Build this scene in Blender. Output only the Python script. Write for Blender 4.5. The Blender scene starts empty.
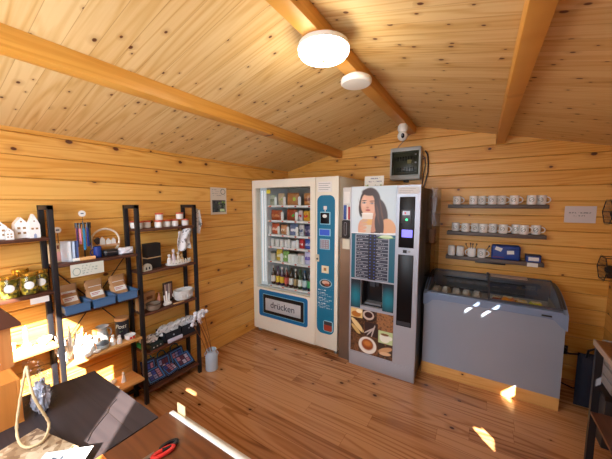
import bpy, bmesh, math, random
import numpy as np
from mathutils import Vector, Matrix, noise
random.seed(7)
C = bpy.context.scene.collection
PI = math.pi
SC = bpy.context.scene

# ------------------------------------------------------------------ camera, sky, sun, daylight, exposure
cd = bpy.data.cameras.new('camera'); cam = bpy.data.objects.new('camera', cd); C.objects.link(cam)
cd.sensor_width = 36; cd.lens = 36 * 278 / 612; cd.clip_start = .02
PITCH = math.atan(26 / 278.); YAW = math.atan2(176 * math.cos(PITCH), 278.)
cam.location = (0, 0, 1.55)
cam.rotation_euler = (PI / 2 - PITCH, 0, YAW)
SC.camera = cam
W = bpy.data.worlds.new('sky'); SC.world = W; W.use_nodes = True
W.node_tree.nodes['Background'].inputs[0].default_value = (.62, .78, 1, 1)
W.node_tree.nodes['Background'].inputs[1].default_value = 2.5
SUN_DIR = Vector((-.68, .73, -.70))
sd = bpy.data.lights.new('sun', 'SUN'); sd.energy = 70; sd.angle = math.radians(.6); sd.color = (1, .93, .82)
sun = bpy.data.objects.new('sun', sd); C.objects.link(sun); sun.location = (3, -3, 5)
sun.rotation_euler = SUN_DIR.to_track_quat('-Z', 'Y').to_euler()
def area(name, loc, aim, sx, sy, e, col):
    l = bpy.data.lights.new(name, 'AREA'); l.shape = 'RECTANGLE'; l.size = sx; l.size_y = sy; l.energy = e; l.color = col
    o = bpy.data.objects.new(name, l); C.objects.link(o); o.location = loc
    o.rotation_euler = (Vector(aim) - Vector(loc)).to_track_quat('-Z', 'Y').to_euler()
    return o
area('window_daylight', (-1.15, -.40, 1.55), (-1.75, 3.0, .95), 1.1, .8, 32, (.86, .93, 1)).data.spread = math.radians(150)
dl = area('front_fill', (-.05, -.40, 1.35), (-1.1, 3.0, .8), .7, 1.2, 7, (.84, .92, 1)); dl.data.spread = math.radians(105)  # area lamp added at the front wall to imitate daylight
vs = SC.view_settings
vs.view_transform = 'Standard'; vs.look = 'None'; vs.gamma = 1; vs.exposure = -.30; vs.use_curve_mapping = False

# ------------------------------------------------------------------ node helper
class NT:
    def __init__(s, name):
        s.m = bpy.data.materials.new(name); s.m.use_nodes = True
        s.t = s.m.node_tree; s.b = s.t.nodes['Principled BSDF']
    def n(s, typ, **kw):
        nd = s.t.nodes.new(typ)
        for k, v in kw.items(): setattr(nd, k, v)
        return nd
    def l(s, a, b): s.t.links.new(a, b)
    def math(s, op, a, b=None, c=None, clamp=False):
        nd = s.n('ShaderNodeMath', operation=op); nd.use_clamp = clamp
        for i, v in enumerate((a, b, c)):
            if v is None: continue
            if isinstance(v, (int, float)): nd.inputs[i].default_value = v
            else: s.l(v, nd.inputs[i])
        return nd.outputs[0]
    def mix(s, f, a, b, blend='MIX'):
        nd = s.n('ShaderNodeMix', data_type='RGBA', blend_type=blend)
        for i, v in ((0, f), (6, a), (7, b)):
            if isinstance(v, (int, float)): nd.inputs[i].default_value = v
            elif isinstance(v, tuple): nd.inputs[i].default_value = (*v[:3], 1)
            else: s.l(v, nd.inputs[i])
        return nd.outputs[2]
    def comb(s, x, y, z):
        nd = s.n('ShaderNodeCombineXYZ')
        for i, v in enumerate((x, y, z)):
            if isinstance(v, (int, float)): nd.inputs[i].default_value = v
            else: s.l(v, nd.inputs[i])
        return nd.outputs[0]
    def noise(s, vec, scale, detail=3, rough=.5, dist=0):
        nd = s.n('ShaderNodeTexNoise'); s.l(vec, nd.inputs['Vector'])
        nd.inputs['Scale'].default_value = scale; nd.inputs['Detail'].default_value = detail
        nd.inputs['Roughness'].default_value = rough; nd.inputs['Distortion'].default_value = dist
        return nd.outputs['Fac']

def srgb(r, g, b):
    f = lambda c: (c / 255 / 12.92) if c / 255 < .04045 else ((c / 255 + .055) / 1.055) ** 2.4
    return (f(r), f(g), f(b))

MATS = {}
def mat(name, col, rough=.5, metal=0, var=.06, bump=0, scale=40, spec=.5, trans=0, coat=0):
    if name in MATS: return MATS[name]
    t = NT(name); b = t.b
    tc = t.n('ShaderNodeTexCoord')
    f = t.noise(tc.outputs['Object'], scale, 3)
    c = t.mix(f, tuple(max(0, x * (1 - var)) for x in col), tuple(min(1, x * (1 + var)) for x in col))
    t.l(c, b.inputs['Base Color'])
    b.inputs['Roughness'].default_value = rough; b.inputs['Metallic'].default_value = metal
    b.inputs['Specular IOR Level'].default_value = spec
    b.inputs['Coat Weight'].default_value = coat
    if trans: b.inputs['Transmission Weight'].default_value = trans
    if bump:
        bp = t.n('ShaderNodeBump'); bp.inputs['Strength'].default_value = bump; bp.inputs['Distance'].default_value = .003
        t.l(f, bp.inputs['Height']); t.l(bp.outputs[0], b.inputs['Normal'])
    MATS[name] = t.m
    return t.m

def emis(name, col, strength):
    t = NT(name); t.b.inputs['Base Color'].default_value = (*col, 1)
    t.b.inputs['Emission Color'].default_value = (*col, 1); t.b.inputs['Emission Strength'].default_value = strength
    MATS[name] = t.m; return t.m

def clear(name, tint=(1, 1, 1), rough=.02, gloss=1.0):
    """thin clear pane: transparent with fresnel reflection"""
    t = NT(name); t.t.nodes.remove(t.b)
    tr = t.n('ShaderNodeBsdfTransparent'); tr.inputs[0].default_value = (*tint, 1)
    gl = t.n('ShaderNodeBsdfGlossy'); gl.inputs['Roughness'].default_value = rough
    fr = t.n('ShaderNodeFresnel'); fr.inputs[0].default_value = 1.45
    mx = t.n('ShaderNodeMixShader')
    ge = t.n('ShaderNodeNewGeometry')   # the exit face of a pane adds no second reflection
    t.l(t.math('MULTIPLY', t.math('MULTIPLY', fr.outputs[0], gloss), t.math('SUBTRACT', 1., ge.outputs['Backfacing'])), mx.inputs[0]); t.l(tr.outputs[0], mx.inputs[1]); t.l(gl.outputs[0], mx.inputs[2])
    t.l(mx.outputs[0], t.t.nodes['Material Output'].inputs[0])
    MATS[name] = t.m; return t.m

def paintmat(name, rough=.45, coat=0):
    """printed surface: colours come from the mesh's own print attribute"""
    t = NT(name); a = t.n('ShaderNodeAttribute', attribute_name='print')
    t.l(a.outputs['Color'], t.b.inputs['Base Color']); t.b.inputs['Roughness'].default_value = rough
    t.b.inputs['Coat Weight'].default_value = coat
    MATS[name] = t.m; return t.m

def wood(name, L, A, pitch, light, mid, dark, knot, off=0., plank=None, seam=.004, seamcol=.35, rough=.45, knots=.5,
         ring=1., var=.25, space='Object', bump=.25, knotsize=.012, kscale=5., fig=.34):
    """board wood. L / A: axis (0,1,2) along / across the boards"""
    t = NT(name); b = t.b
    tc = t.n('ShaderNodeTexCoord'); sp = t.n('ShaderNodeSeparateXYZ'); t.l(tc.outputs[space], sp.inputs[0])
    l = sp.outputs[L]; a = sp.outputs[A]
    q = t.math('DIVIDE', t.math('SUBTRACT', a, off), pitch)
    idx = t.math('FLOOR', q); fr = t.math('FRACT', q)
    wn = t.n('ShaderNodeTexWhiteNoise', noise_dimensions='1D'); t.l(idx, wn.inputs['W'])
    l2 = t.math('MULTIPLY_ADD', wn.outputs['Value'], 37.3, l)
    if plank:
        pq = t.math('DIVIDE', l2, plank); pi = t.math('FLOOR', pq); pf = t.math('FRACT', pq)
        wn2 = t.n('ShaderNodeTexWhiteNoise', noise_dimensions='2D'); t.l(t.comb(idx, pi, 0), wn2.inputs['Vector'])
        rnd = wn2.outputs['Value']
        l2 = t.math('MULTIPLY_ADD', rnd, 17.1, l2)
    else:
        rnd = wn.outputs['Value']
    seed = t.math('MULTIPLY', rnd, 50.)
    # fine grain
    g1 = t.noise(t.comb(t.math('MULTIPLY', l2, 2.2), t.math('MULTIPLY', a, 60.), seed), 1, 4, .6)
    # flame figure: rings of a slow noise
    s = t.noise(t.comb(t.math('MULTIPLY', l2, .45), t.math('MULTIPLY', a, 7.5), seed), 1, 1., .5, .1)
    rg = t.math('SINE', t.math('MULTIPLY', s, 80. * ring))
    rg = t.math('MULTIPLY_ADD', rg, .5, .5); rg = t.math('POWER', rg, 3.)
    # some stretches of a board are plain
    pl = t.noise(t.comb(t.math('MULTIPLY', l2, .7), t.math('MULTIPLY', a, 3.), seed), 1.3, 2)
    f = t.math('ADD', t.math('MULTIPLY', g1, .52), t.math('MULTIPLY', rg, t.math('MULTIPLY', pl, fig)))
    f = t.math('ADD', f, t.math('MULTIPLY', t.math('SUBTRACT', rnd, .5), var), clamp=True)
    rp = t.n('ShaderNodeValToRGB'); e = rp.color_ramp.elements
    e[0].position = .18; e[0].color = (*light, 1); e[1].position = .9; e[1].color = (*dark, 1)
    m_ = rp.color_ramp.elements.new(.5); m_.color = (*mid, 1)
    t.l(f, rp.inputs[0]); col = rp.outputs[0]
    # knots
    vo = t.n('ShaderNodeTexVoronoi', voronoi_dimensions='2D', feature='F1'); vo.inputs['Scale'].default_value = 1
    wob = t.math('MULTIPLY', g1, .05)
    t.l(t.comb(t.math('ADD', t.math('MULTIPLY', l2, kscale * .85), wob), t.math('MULTIPLY', a, kscale * 1.25), 0.), vo.inputs['Vector'])
    d = vo.outputs['Distance']
    sx = t.n('ShaderNodeSeparateXYZ'); t.l(vo.outputs['Color'], sx.inputs[0])
    pres = t.math('LESS_THAN', sx.outputs[0], knots)
    size = t.math('MULTIPLY_ADD', sx.outputs[1], knotsize * kscale * .8, knotsize * kscale * .45)
    k = t.math('SUBTRACT', 1., t.math('DIVIDE', d, size), clamp=True)
    k = t.math('MULTIPLY', t.math('MULTIPLY', k, 3., clamp=True), pres)
    halo = t.math('SUBTRACT', 1., t.math('DIVIDE', d, t.math('MULTIPLY', size, 3.2)), clamp=True)
    halo = t.math('MULTIPLY', t.math('MULTIPLY', halo, .55), pres)
    col = t.mix(halo, col, dark)
    col = t.mix(k, col, knot)
    # seams between boards
    ed = t.math('MINIMUM', fr, t.math('SUBTRACT', 1., fr))
    sm = t.math('LESS_THAN', ed, seam / pitch)
    if plank:
        pe = t.math('MINIMUM', pf, t.math('SUBTRACT', 1., pf))
        sm = t.math('MAXIMUM', sm, t.math('LESS_THAN', pe, seam * .7 / plank))
    col2 = t.mix(sm, col, t.mix(1., col, (seamcol, seamcol * .85, seamcol * .7), 'MULTIPLY'))
    t.l(col2, b.inputs['Base Color'])
    b.inputs['Roughness'].default_value = rough
    bp = t.n('ShaderNodeBump'); bp.inputs['Strength'].default_value = bump; bp.inputs['Distance'].default_value = .004
    h = t.math('SUBTRACT', t.math('MULTIPLY', f, -.25), t.math('MULTIPLY', sm, .8))
    t.l(h, bp.inputs['Height']); t.l(bp.outputs[0], b.inputs['Normal'])
    MATS[name] = t.m
    return t.m

# ------------------------------------------------------------------ mesh helpers
class MB:
    """collects shapes, links them as ONE mesh object"""
    def __init__(s): s.b = bmesh.new()
    def _x(s, vs, M):
        if M is not None: bmesh.ops.transform(s.b, matrix=M, verts=vs)
        return s
    def box(s, x0, x1, y0, y1, z0, z1, bev=0, M=None, seg=2):
        r = bmesh.ops.create_cube(s.b, size=1)['verts']
        bmesh.ops.transform(s.b, matrix=Matrix.Translation(((x0 + x1) / 2, (y0 + y1) / 2, (z0 + z1) / 2)) @ Matrix.Diagonal((abs(x1 - x0), abs(y1 - y0), abs(z1 - z0), 1)), verts=r)
        if bev:
            es = list({e for v in r for e in v.link_edges})
            rr = bmesh.ops.bevel(s.b, geom=es, offset=min(bev, .49 * min(abs(x1 - x0), abs(y1 - y0), abs(z1 - z0))), segments=seg, affect='EDGES', profile=.5)
            r = list({v for f in rr['faces'] for v in f.verts} | {v for v in r if v.is_valid})
        return s._x(r, M)
    def cyl(s, p, q, r, r2=None, n=16, caps=True):
        p = Vector(p); q = Vector(q); d = q - p
        rr = bmesh.ops.create_cone(s.b, cap_ends=caps, segments=n, radius1=r, radius2=r if r2 is None else r2, depth=d.length)['verts']
        M = Matrix.Translation((p + q) / 2) @ d.to_track_quat('Z', 'Y').to_matrix().to_4x4()
        return s._x(rr, M)
    def lathe(s, prof, n=24, M=None, sx=1, sy=1):
        rings = []; vs = []
        for r, z in prof:
            if r < 1e-6:
                v = s.b.verts.new((0, 0, z)); rings.append([v]); vs.append(v)
            else:
                ring = [s.b.verts.new((r * math.cos(2 * PI * i / n) * sx, r * math.sin(2 * PI * i / n) * sy, z)) for i in range(n)]
                rings.append(ring); vs += ring
        for a, b in zip(rings, rings[1:]):
            for i in range(n):
                j = (i + 1) % n
                if len(a) == 1 and len(b) == 1: continue
                if len(a) == 1: s.b.faces.new((a[0], b[i], b[j]))
                elif len(b) == 1: s.b.faces.new((a[i], a[j], b[0]))
                else: s.b.faces.new((a[i], a[j], b[j], b[i]))
        return s._x(vs, M)
    def tube(s, pts, r, n=8, closed=False):
        pts = [Vector(p) for p in pts]; rings = []; N = len(pts)
        up = Vector((0, 0, 1))
        for i, p in enumerate(pts):
            a = pts[(i - 1) % N] if closed or i else p; b = pts[(i + 1) % N] if closed or i < N - 1 else p
            t = (b - a).normalized()
            u = up - t * up.dot(t)
            if u.length < .05: u = Vector((1, 0, 0)) - t * t.x
            u.normalize(); up = u; w = t.cross(u)
            rr = r[i] if isinstance(r, (list, tuple)) else r
            rings.append([s.b.verts.new(p + u * rr * math.cos(2 * PI * k / n) + w * rr * math.sin(2 * PI * k / n)) for k in range(n)])
        for i in range(N if closed else N - 1):
            a = rings[i]; b = rings[(i + 1) % N]
            for k in range(n): s.b.faces.new((a[k], a[(k + 1) % n], b[(k + 1) % n], b[k]))
        if not closed:
            s.b.faces.new(rings[0][::-1]); s.b.faces.new(rings[-1])
        return s
    def prism(s, pts, axis, d0, d1, M=None):
        """polygon extruded along axis; pts in the two other axes in order"""
        def P(a, b, d): return {'x': (d, a, b), 'y': (a, d, b), 'z': (a, b, d)}[axis]
        A = [s.b.verts.new(P(a, b, d0)) for a, b in pts]; B = [s.b.verts.new(P(a, b, d1)) for a, b in pts]
        s.b.faces.new(A); s.b.faces.new(B[::-1])
        n = len(pts)
        for i in range(n): s.b.faces.new((A[i], B[i], B[(i + 1) % n], A[(i + 1) % n]))
        return s._x(A + B, M)
    def blob(s, c, rad, amp=0, freq=8, sub=3, seed=0):
        r = bmesh.ops.create_icosphere(s.b, subdivisions=sub, radius=1)['verts']
        for v in r:
            k = 1 + amp * noise.noise(v.co * freq * .3 + Vector((seed * 7.1, seed, 3)))
            k += amp * .6 * noise.noise(v.co * freq * .8 + Vector((seed, 5, seed * 3.3)))
            v.co = Vector((c[0] + v.co.x * rad[0] * k, c[1] + v.co.y * rad[1] * k, c[2] + v.co.z * rad[2] * k))
        return s
    def pillow(s, w, d, h, nx=10, nz=10, pw=4, crimp=0, seed=0, amp=0, M=None):
        """bag / cushion: stands in xz, thickness d along y, base at z=0"""
        F = []; B = []; vs = []
        for j in range(nz + 1):
            fr = []; br = []
            for i in range(nx + 1):
                u = 2 * i / nx - 1; v = 2 * j / nz - 1
                th = d / 2 * max(0, 1 - abs(u) ** pw) ** .5 * max(0, 1 - abs(v) ** pw) ** .5
                th += amp * th / d * noise.noise(Vector((u * 2.5 + seed, v * 2.5, seed)))
                x = u * w / 2; z = (v + 1) * h / 2
                a = s.b.verts.new((x, -th, z)); fr.append(a); vs.append(a)
                if i in (0, nx) or j in (0, nz): br.append(a)
                else:
                    c = s.b.verts.new((x, th, z)); br.append(c); vs.append(c)
            F.append(fr); B.append(br)
        for j in range(nz):
            for i in range(nx):
                s.b.faces.new((F[j][i], F[j][i + 1], F[j + 1][i + 1], F[j + 1][i]))
                q = (B[j][i], B[j + 1][i], B[j + 1][i + 1], B[j][i + 1])
                if len(set(q)) == 4:
                    try: s.b.faces.new(q)
                    except ValueError: pass
        return s._x(vs, M)
    def build(s, name, m, parent=None, loc=None, rot=None, smooth=None):
        bmesh.ops.recalc_face_normals(s.b, faces=s.b.faces)
        me = bpy.data.meshes.new(name); s.b.to_mesh(me); s.b.free()
        for mm in (m if isinstance(m, (list, tuple)) else [m]): me.materials.append(mm)
        o = bpy.data.objects.new(name, me); C.objects.link(o)
        if parent is not None: o.parent = parent
        if loc is not None: o.location = loc
        if rot is not None: o.rotation_euler = rot
        if smooth is None: smooth = 35
        if smooth:
            me.polygons.foreach_set('use_smooth', [True] * len(me.polygons))
            me.set_sharp_from_angle(angle=math.radians(smooth))
        return o

def tag(o, label, cat, group=None):
    o['label'] = label; o['category'] = cat
    if group: o['group'] = group
    return o
def thing(name, label, cat, loc=(0, 0, 0), rz=0, group=None, rot=None):
    o = bpy.data.objects.new(name, None); C.objects.link(o); o.empty_display_size = .05
    o.location = loc; o.rotation_euler = rot if rot else (0, 0, rz)
    return tag(o, label, cat, group)
def struct(o): o['kind'] = 'structure'; return o
def copy_tree(o, loc=None, rz=None, label=None, group=None, parent=None):
    c = o.copy(); C.objects.link(c); c.parent = parent
    if loc is not None: c.location = loc
    if rz is not None: c.rotation_euler = (0, 0, rz)
    if label: c['label'] = label
    if group: c['group'] = group
    for ch in o.children: copy_tree(ch, parent=c)
    return c

def painting(name, m, w, h, nx, ny, fn, parent=None, loc=(0, 0, 0), rot=(0, 0, 0), thick=.002):
    """flat printed sheet in local xz (facing -y), origin at lower-left; fn(U,V)->rgb arrays, U right, V up in 0..1"""
    me = bpy.data.meshes.new(name)
    U, V = np.meshgrid(np.linspace(0, 1, nx + 1), np.linspace(0, 1, ny + 1))
    v = [(u * w, 0, z * h) for u, z in zip(U.ravel(), V.ravel())]
    f = [(j * (nx + 1) + i, j * (nx + 1) + i + 1, (j + 1) * (nx + 1) + i + 1, (j + 1) * (nx + 1) + i) for j in range(ny) for i in range(nx)]
    n0 = len(v); v += [(0, thick, 0), (w, thick, 0), (w, thick, h), (0, thick, h)]
    c = [0, nx, (ny + 1) * (nx + 1) - 1, ny * (nx + 1)]
    f += [(n0 + 3, n0 + 2, n0 + 1, n0), (n0, n0 + 1) + tuple(range(nx, -1, -1)), (n0 + 2, n0 + 3) + tuple(ny * (nx + 1) + i for i in range(nx + 1)),
          (n0 + 1, n0 + 2) + tuple(j * (nx + 1) + nx for j in range(ny, -1, -1)), (n0 + 3, n0) + tuple(j * (nx + 1) for j in range(ny + 1))]
    me.from_pydata(v, [], f)
    rgb = np.ones((len(v), 4), dtype=np.float32)
    rgb[:n0, :3] = np.clip(fn(U.ravel(), V.ravel()), 0, 1); rgb[n0:, :3] = .6
    at = me.color_attributes.new('print', 'FLOAT_COLOR', 'POINT'); at.data.foreach_set('color', rgb.ravel())
    me.materials.append(m); o = bpy.data.objects.new(name, me); C.objects.link(o)
    if parent is not None: o.parent = parent
    o.location = loc; o.rotation_euler = rot
    return o
def lay(base, mask, col):
    m = np.clip(mask, 0, 1)[:, None]
    return base * (1 - m) + np.array(col)[None, :] * m
def ell(U, V, cx, cy, rx, ry, soft=.12, rot=0):
    dx = U - cx; dy = V - cy; c, s = math.cos(rot), math.sin(rot)
    d = np.sqrt(((dx * c + dy * s) / rx) ** 2 + ((-dx * s + dy * c) / ry) ** 2)
    return (1 - d) / soft + .5
def rect(U, V, x0, x1, y0, y1): return ((U >= x0) & (U <= x1) & (V >= y0) & (V <= y1)).astype(float)
def scribble(U, V, x0, x1, yc, hh, seed=0, dens=60):
    r = np.sin(U * dens * 6.3 + seed) + np.sin(U * dens * 3.1 + seed * 2 + V * 40) * .8 + np.sin(U * dens * 1.1 + seed * 3)
    return rect(U, V, x0, x1, yc - hh, yc + hh) * (r > -.2)

def text(s, name, m, size, parent, loc, rot=(PI / 2, 0, 0), depth=.0008, shear=0):
    cu = bpy.data.curves.new(name, 'FONT'); cu.body = s; cu.size = size; cu.extrude = depth; cu.shear = shear
    cu.align_x = 'CENTER'; cu.align_y = 'CENTER'
    tmp = bpy.data.objects.new(name, cu); C.objects.link(tmp)
    dg = bpy.context.evaluated_depsgraph_get()
    me = bpy.data.meshes.new_from_object(tmp.evaluated_get(dg)); bpy.data.objects.remove(tmp)
    me.materials.clear(); me.materials.append(m)
    o = bpy.data.objects.new(name, me); C.objects.link(o); o.parent = parent; o.location = loc; o.rotation_euler = rot
    return o

def slab_with_holes(mb, u0, u1, v0, v1, holes, put):
    us = sorted({u0, u1, *[min(max(h[i], u0), u1) for h in holes for i in (0, 1)]})
    vs_ = sorted({v0, v1, *[min(max(h[i], v0), v1) for h in holes for i in (2, 3)]})
    for a, b in zip(us, us[1:]):
        run = None
        for c, d in zip(vs_, vs_[1:]):
            m = ((a + b) / 2, (c + d) / 2)
            hole = any(h[0] < m[0] < h[1] and h[2] < m[1] < h[3] for h in holes)
            if hole:
                if run: put(mb, a, b, *run); run = None
            else: run = (run[0], d) if run else (c, d)
        if run: put(mb, a, b, *run)

# ------------------------------------------------------------------ materials
PL = srgb(232, 178, 94); PM = srgb(214, 150, 60); PD = srgb(168, 98, 26); PK = srgb(84, 38, 12)
W_WALLX = wood('pine_wall_boards_x', 0, 2, .131, PL, PM, PD, PK, seam=.0015, seamcol=.5, knots=.34, rough=.42, kscale=4.5, knotsize=.016)
W_WALLY = wood('pine_wall_boards_y', 1, 2, .131, PL, PM, PD, PK, seam=.0015, seamcol=.5, knots=.34, rough=.42, kscale=4.5, knotsize=.016)
CL = srgb(232, 202, 144); CM = srgb(216, 176, 110); CD_ = srgb(170, 116, 54)
W_CEIL = wood('pine_ceiling_boards', 0, 1, .096, CL, CM, CD_, srgb(96, 50, 20), seam=.0011, seamcol=.72, knots=.75, rough=.5, kscale=7, knotsize=.010, ring=.9, fig=.42)
W_BEAM = wood('glued_beam_wood', 1, 2, .5, srgb(224, 166, 78), srgb(206, 144, 56), srgb(170, 104, 32), srgb(90, 44, 14), off=1.9, seam=0, knots=.18, rough=.4, kscale=4, knotsize=.012, var=.1)
W_FLOOR = wood('laminate_floor', 0, 1, .125, srgb(204, 150, 102), srgb(178, 122, 76), srgb(108, 62, 34), srgb(74, 40, 22), plank=1.15, seam=.0016, seamcol=.6, fig=.62,
               knots=.32, rough=.24, kscale=4.2, knotsize=.014, var=.35, ring=.7, bump=.08)
W_PLINTH = wood('plinth_wood', 0, 2, .5, srgb(232, 182, 112), srgb(218, 160, 86), srgb(186, 122, 56), PK, off=-.2, seam=0, knots=.3)
W_SHELF = wood('dark_shelf_wood', 1, 0, .5, srgb(92, 54, 38), srgb(72, 40, 28), srgb(50, 27, 20), srgb(30, 16, 12), off=-2.6, seam=0, knots=.1, var=.1, rough=.5)
W_WSHELF = wood('grey_brown_shelf', 0, 1, .5, srgb(98, 86, 80), srgb(80, 70, 66), srgb(62, 54, 52), srgb(40, 34, 32), off=2.9, seam=0, knots=0, var=.1, rough=.5)
W_LIGHT = wood('light_plank', 1, 0, .5, srgb(230, 176, 110), srgb(216, 154, 84), srgb(184, 120, 56), PK, off=-2.6, seam=0, knots=.2, var=.1)
W_TABLE = wood('walnut_top', 0, 1, .5, srgb(120, 72, 42), srgb(98, 56, 32), srgb(66, 36, 20), srgb(40, 20, 12), off=.1, seam=0, knots=.05, var=.1, rough=.35)
W_OAK = wood('honey_wood', 0, 1, .6, srgb(216, 140, 66), srgb(198, 120, 48), srgb(160, 86, 30), PK, off=-1, seam=0, knots=.1, var=.1)
W_KRAFTY = wood('house_wood', 2, 1, .4, srgb(206, 146, 86), srgb(186, 122, 66), srgb(140, 84, 40), PK, off=-1, seam=0, knots=.1, var=.1)
BLACK_METAL = mat('black_steel', srgb(34, 33, 38), .45, .3)
WHITE_PAINT = mat('white_enamel', srgb(232, 230, 224), .3, var=.02)
CREAM = mat('cream_enamel', srgb(236, 230, 214), .35, var=.02)
TEAL = mat('teal_panel', srgb(0, 112, 150), .35, var=.04)
BLUE_PANEL = mat('blue_panel', srgb(0, 104, 160), .35, var=.04)
PALE_BLUE = mat('pale_blue_line', srgb(150, 205, 225), .4)
BLACK = mat('black_plastic', srgb(18, 18, 22), .3)
GLOSSBLACK = mat('black_glass', srgb(10, 9, 14), .35, spec=.25)
SILVER = mat('silver_paint', srgb(172, 176, 188), .42, .25, var=.03)
SILVER_DK = mat('brushed_steel', srgb(150, 145, 140), .28, .85, var=.08, scale=12)
GREY = mat('mid_grey', srgb(120, 122, 128), .5)
CHAR = mat('charcoal', srgb(52, 54, 62), .4)
PAPER = mat('white_paper', srgb(230, 228, 224), .8, var=.03)
CERAMIC = mat('white_ceramic', srgb(235, 233, 230), .22, var=.02, coat=.2)
MATTEWHITE = mat('matte_white', srgb(228, 226, 224), .7, var=.05)
STONE = mat('grey_glaze', srgb(176, 180, 180), .35, var=.2, scale=60)
PRINT = paintmat('print', .5); PRINTG = paintmat('gloss_print', .42)
GLASS = clear('clear_glass', (.97, .985, .98)); ACRYL = clear('clear_acrylic', (.88, .88, .86), .12, .3)
DKACRYL = clear('smoked_acrylic', (.72, .72, .66), .2, .3)
JARGLASS = clear('jar_glass', (.93, .96, .94))
DARKTEXT = mat('dark_ink', srgb(50, 58, 78), .6); GREENINK = mat('green_ink', srgb(34, 92, 78), .6)
RED = mat('red_plastic', srgb(196, 40, 36), .35); ORANGE = mat('orange_plastic', srgb(232, 112, 36), .4)
GOLD = mat('gold_lid', srgb(214, 170, 66), .25, .8)
BLUEBIN = mat('blue_bin', srgb(78, 116, 160), .4, var=.03)
KRAFT = mat('kraft_paper', srgb(178, 134, 92), .8, var=.08)
ROPE = mat('jute_rope', srgb(206, 182, 140), .9, var=.25, scale=200, bump=.6)
CANMETAL = mat('pale_blue_can', srgb(190, 208, 228), .4, .05, var=.1, scale=15)
CLOTH = mat('white_cloth', srgb(214, 214, 222), .9, var=.1, bump=.4, scale=60)
NAVY = mat('navy_fabric', srgb(22, 26, 44), .85, var=.2)
BASKETM = mat('black_felt', srgb(26, 28, 40), .9, var=.25, scale=80)
TERRA = mat('terracotta_pink', srgb(196, 130, 110), .6)
LAMP_ON = emis('lamp_glow', (1, .93, .8), 9)
LED = emis('led_strip', (.9, .95, 1), .35)
GREENLED = emis('green_led', (.05, .8, .3), 2); BLUESCR = emis('blue_screen', (.18, .17, .75), 1.6); NAVYSCR = emis('navy_screen', (.02, .06, .35), .8)

# ------------------------------------------------------------------ the room
XL, XR, YF, YB = -2.31, .91, -.45, 3.20
EAVE, XRIDGE, SL = 1.99, -.70, .246
ZR = EAVE + (XRIDGE - XL) * SL
PITCHW = .131
def boards(mb, axis, a0, a1, zmax, face, into):
    """horizontal log boards with chamfered edges; face = plane of the room side, into = +-1 outward"""
    k = 0
    while k * PITCHW < zmax:
        z0 = k * PITCHW; z1 = z0 + PITCHW; c = .007
        pts = [(face + into * c, z0), (face, z0 + c), (face, z1 - c), (face + into * c, z1), (face + into * .05, z1), (face + into * .05, z0)]
        mb.prism(pts, 'x' if axis == 'x' else 'y', a0, a1); k += 1
    return mb
def clip_roof(mb):
    for sgn, x in ((1, XL), (-1, XR)):
        n = Vector((-SL * sgn, 0, 1)); p = Vector((x, 0, EAVE + .012))
        g = mb.b.verts[:] + mb.b.edges[:] + mb.b.faces[:]
        bmesh.ops.bisect_plane(mb.b, geom=g, plane_co=p, plane_no=n, clear_outer=True)
    return mb
struct(MB().box(XL - .05, XR + .05, YF - .05, YB + .05, -.05, 0).build('floor', W_FLOOR, smooth=0))
struct(boards(MB(), 'y', YF, YB, EAVE - .02, XL, -1).build('wall_left', W_WALLY, smooth=0))
struct(clip_roof(boards(MB(), 'x', XL - .05, XR + .05, ZR + .05, YB, 1)).build('wall_back', W_WALLX, smooth=0))
# front wall with the window and door gaps that let the sun in
holes_front = [(-1.78, -.885, 1.12, 1.905), (-.372, -.190, 1.0, 1.765)]
def putF(mb, a, b, c, d): mb.box(a, b, YF - .05, YF, c, d)
mb = MB(); slab_with_holes(mb, XL - .05, XR + .05, 0, ZR + .05, holes_front, putF)
struct(clip_roof(mb).build('wall_front', W_WALLX, smooth=0))
holes_right = [(1.115, 1.275, .79, .91), (1.125, 1.20, .85, .955), (1.785, 1.87, .815, .91), (1.84, 2.02, .66, .80),
               (1.53, 1.655, 1.645, 1.72), (1.66, 1.80, 1.51, 1.585)]  # openings added in the unseen wall to cast small sun patches
def putR(mb, a, b, c, d): mb.box(XR, XR + .05, a, b, c, d)
mb = MB(); slab_with_holes(mb, YF, YB, 0, EAVE, holes_right, putR)
struct(mb.build('wall_right', W_WALLY, smooth=0))
# window frames in the openings
def frame(name, x0, x1, z0, z1):
    w = .03
    m = MB().box(x0 - w, x0, YF - .06, YF + .01, z0 - w, z1 + w).box(x1, x1 + w, YF - .06, YF + .01, z0 - w, z1 + w)
    m.box(x0, x1, YF - .06, YF + .01, z0 - w, z0).box(x0, x1, YF - .06, YF + .01, z1, z1 + w)
    return struct(m.build(name, W_BEAM, smooth=0))
frame('window_1', *holes_front[0]); frame('window_2', *holes_front[1])
# roof: two slopes meeting at the ridge
mb = MB()
mb.prism([(XL - .05, EAVE - .05 * SL), (XRIDGE, ZR), (XR + .05, EAVE - .05 * SL), (XR + .05, EAVE + .04), (XRIDGE, ZR + .04), (XL - .05, EAVE + .04)], 'y', YF - .05, YB + .05)
struct(mb.build('ceiling', W_CEIL, smooth=0))
def beam(name, x0, x1, zb, zt, y0=YF, y1=YB):
    return struct(MB().box(x0, x1, y0, y1, zb, zt, bev=.004).build(name, W_BEAM))
beam('trim_1', -.712, -.632, 2.292, ZR + .005)
beam('trim_2', -1.575, -1.485, 2.112, 2.20)
beam('trim_3', .082, .152, 2.104, 2.19)

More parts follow.
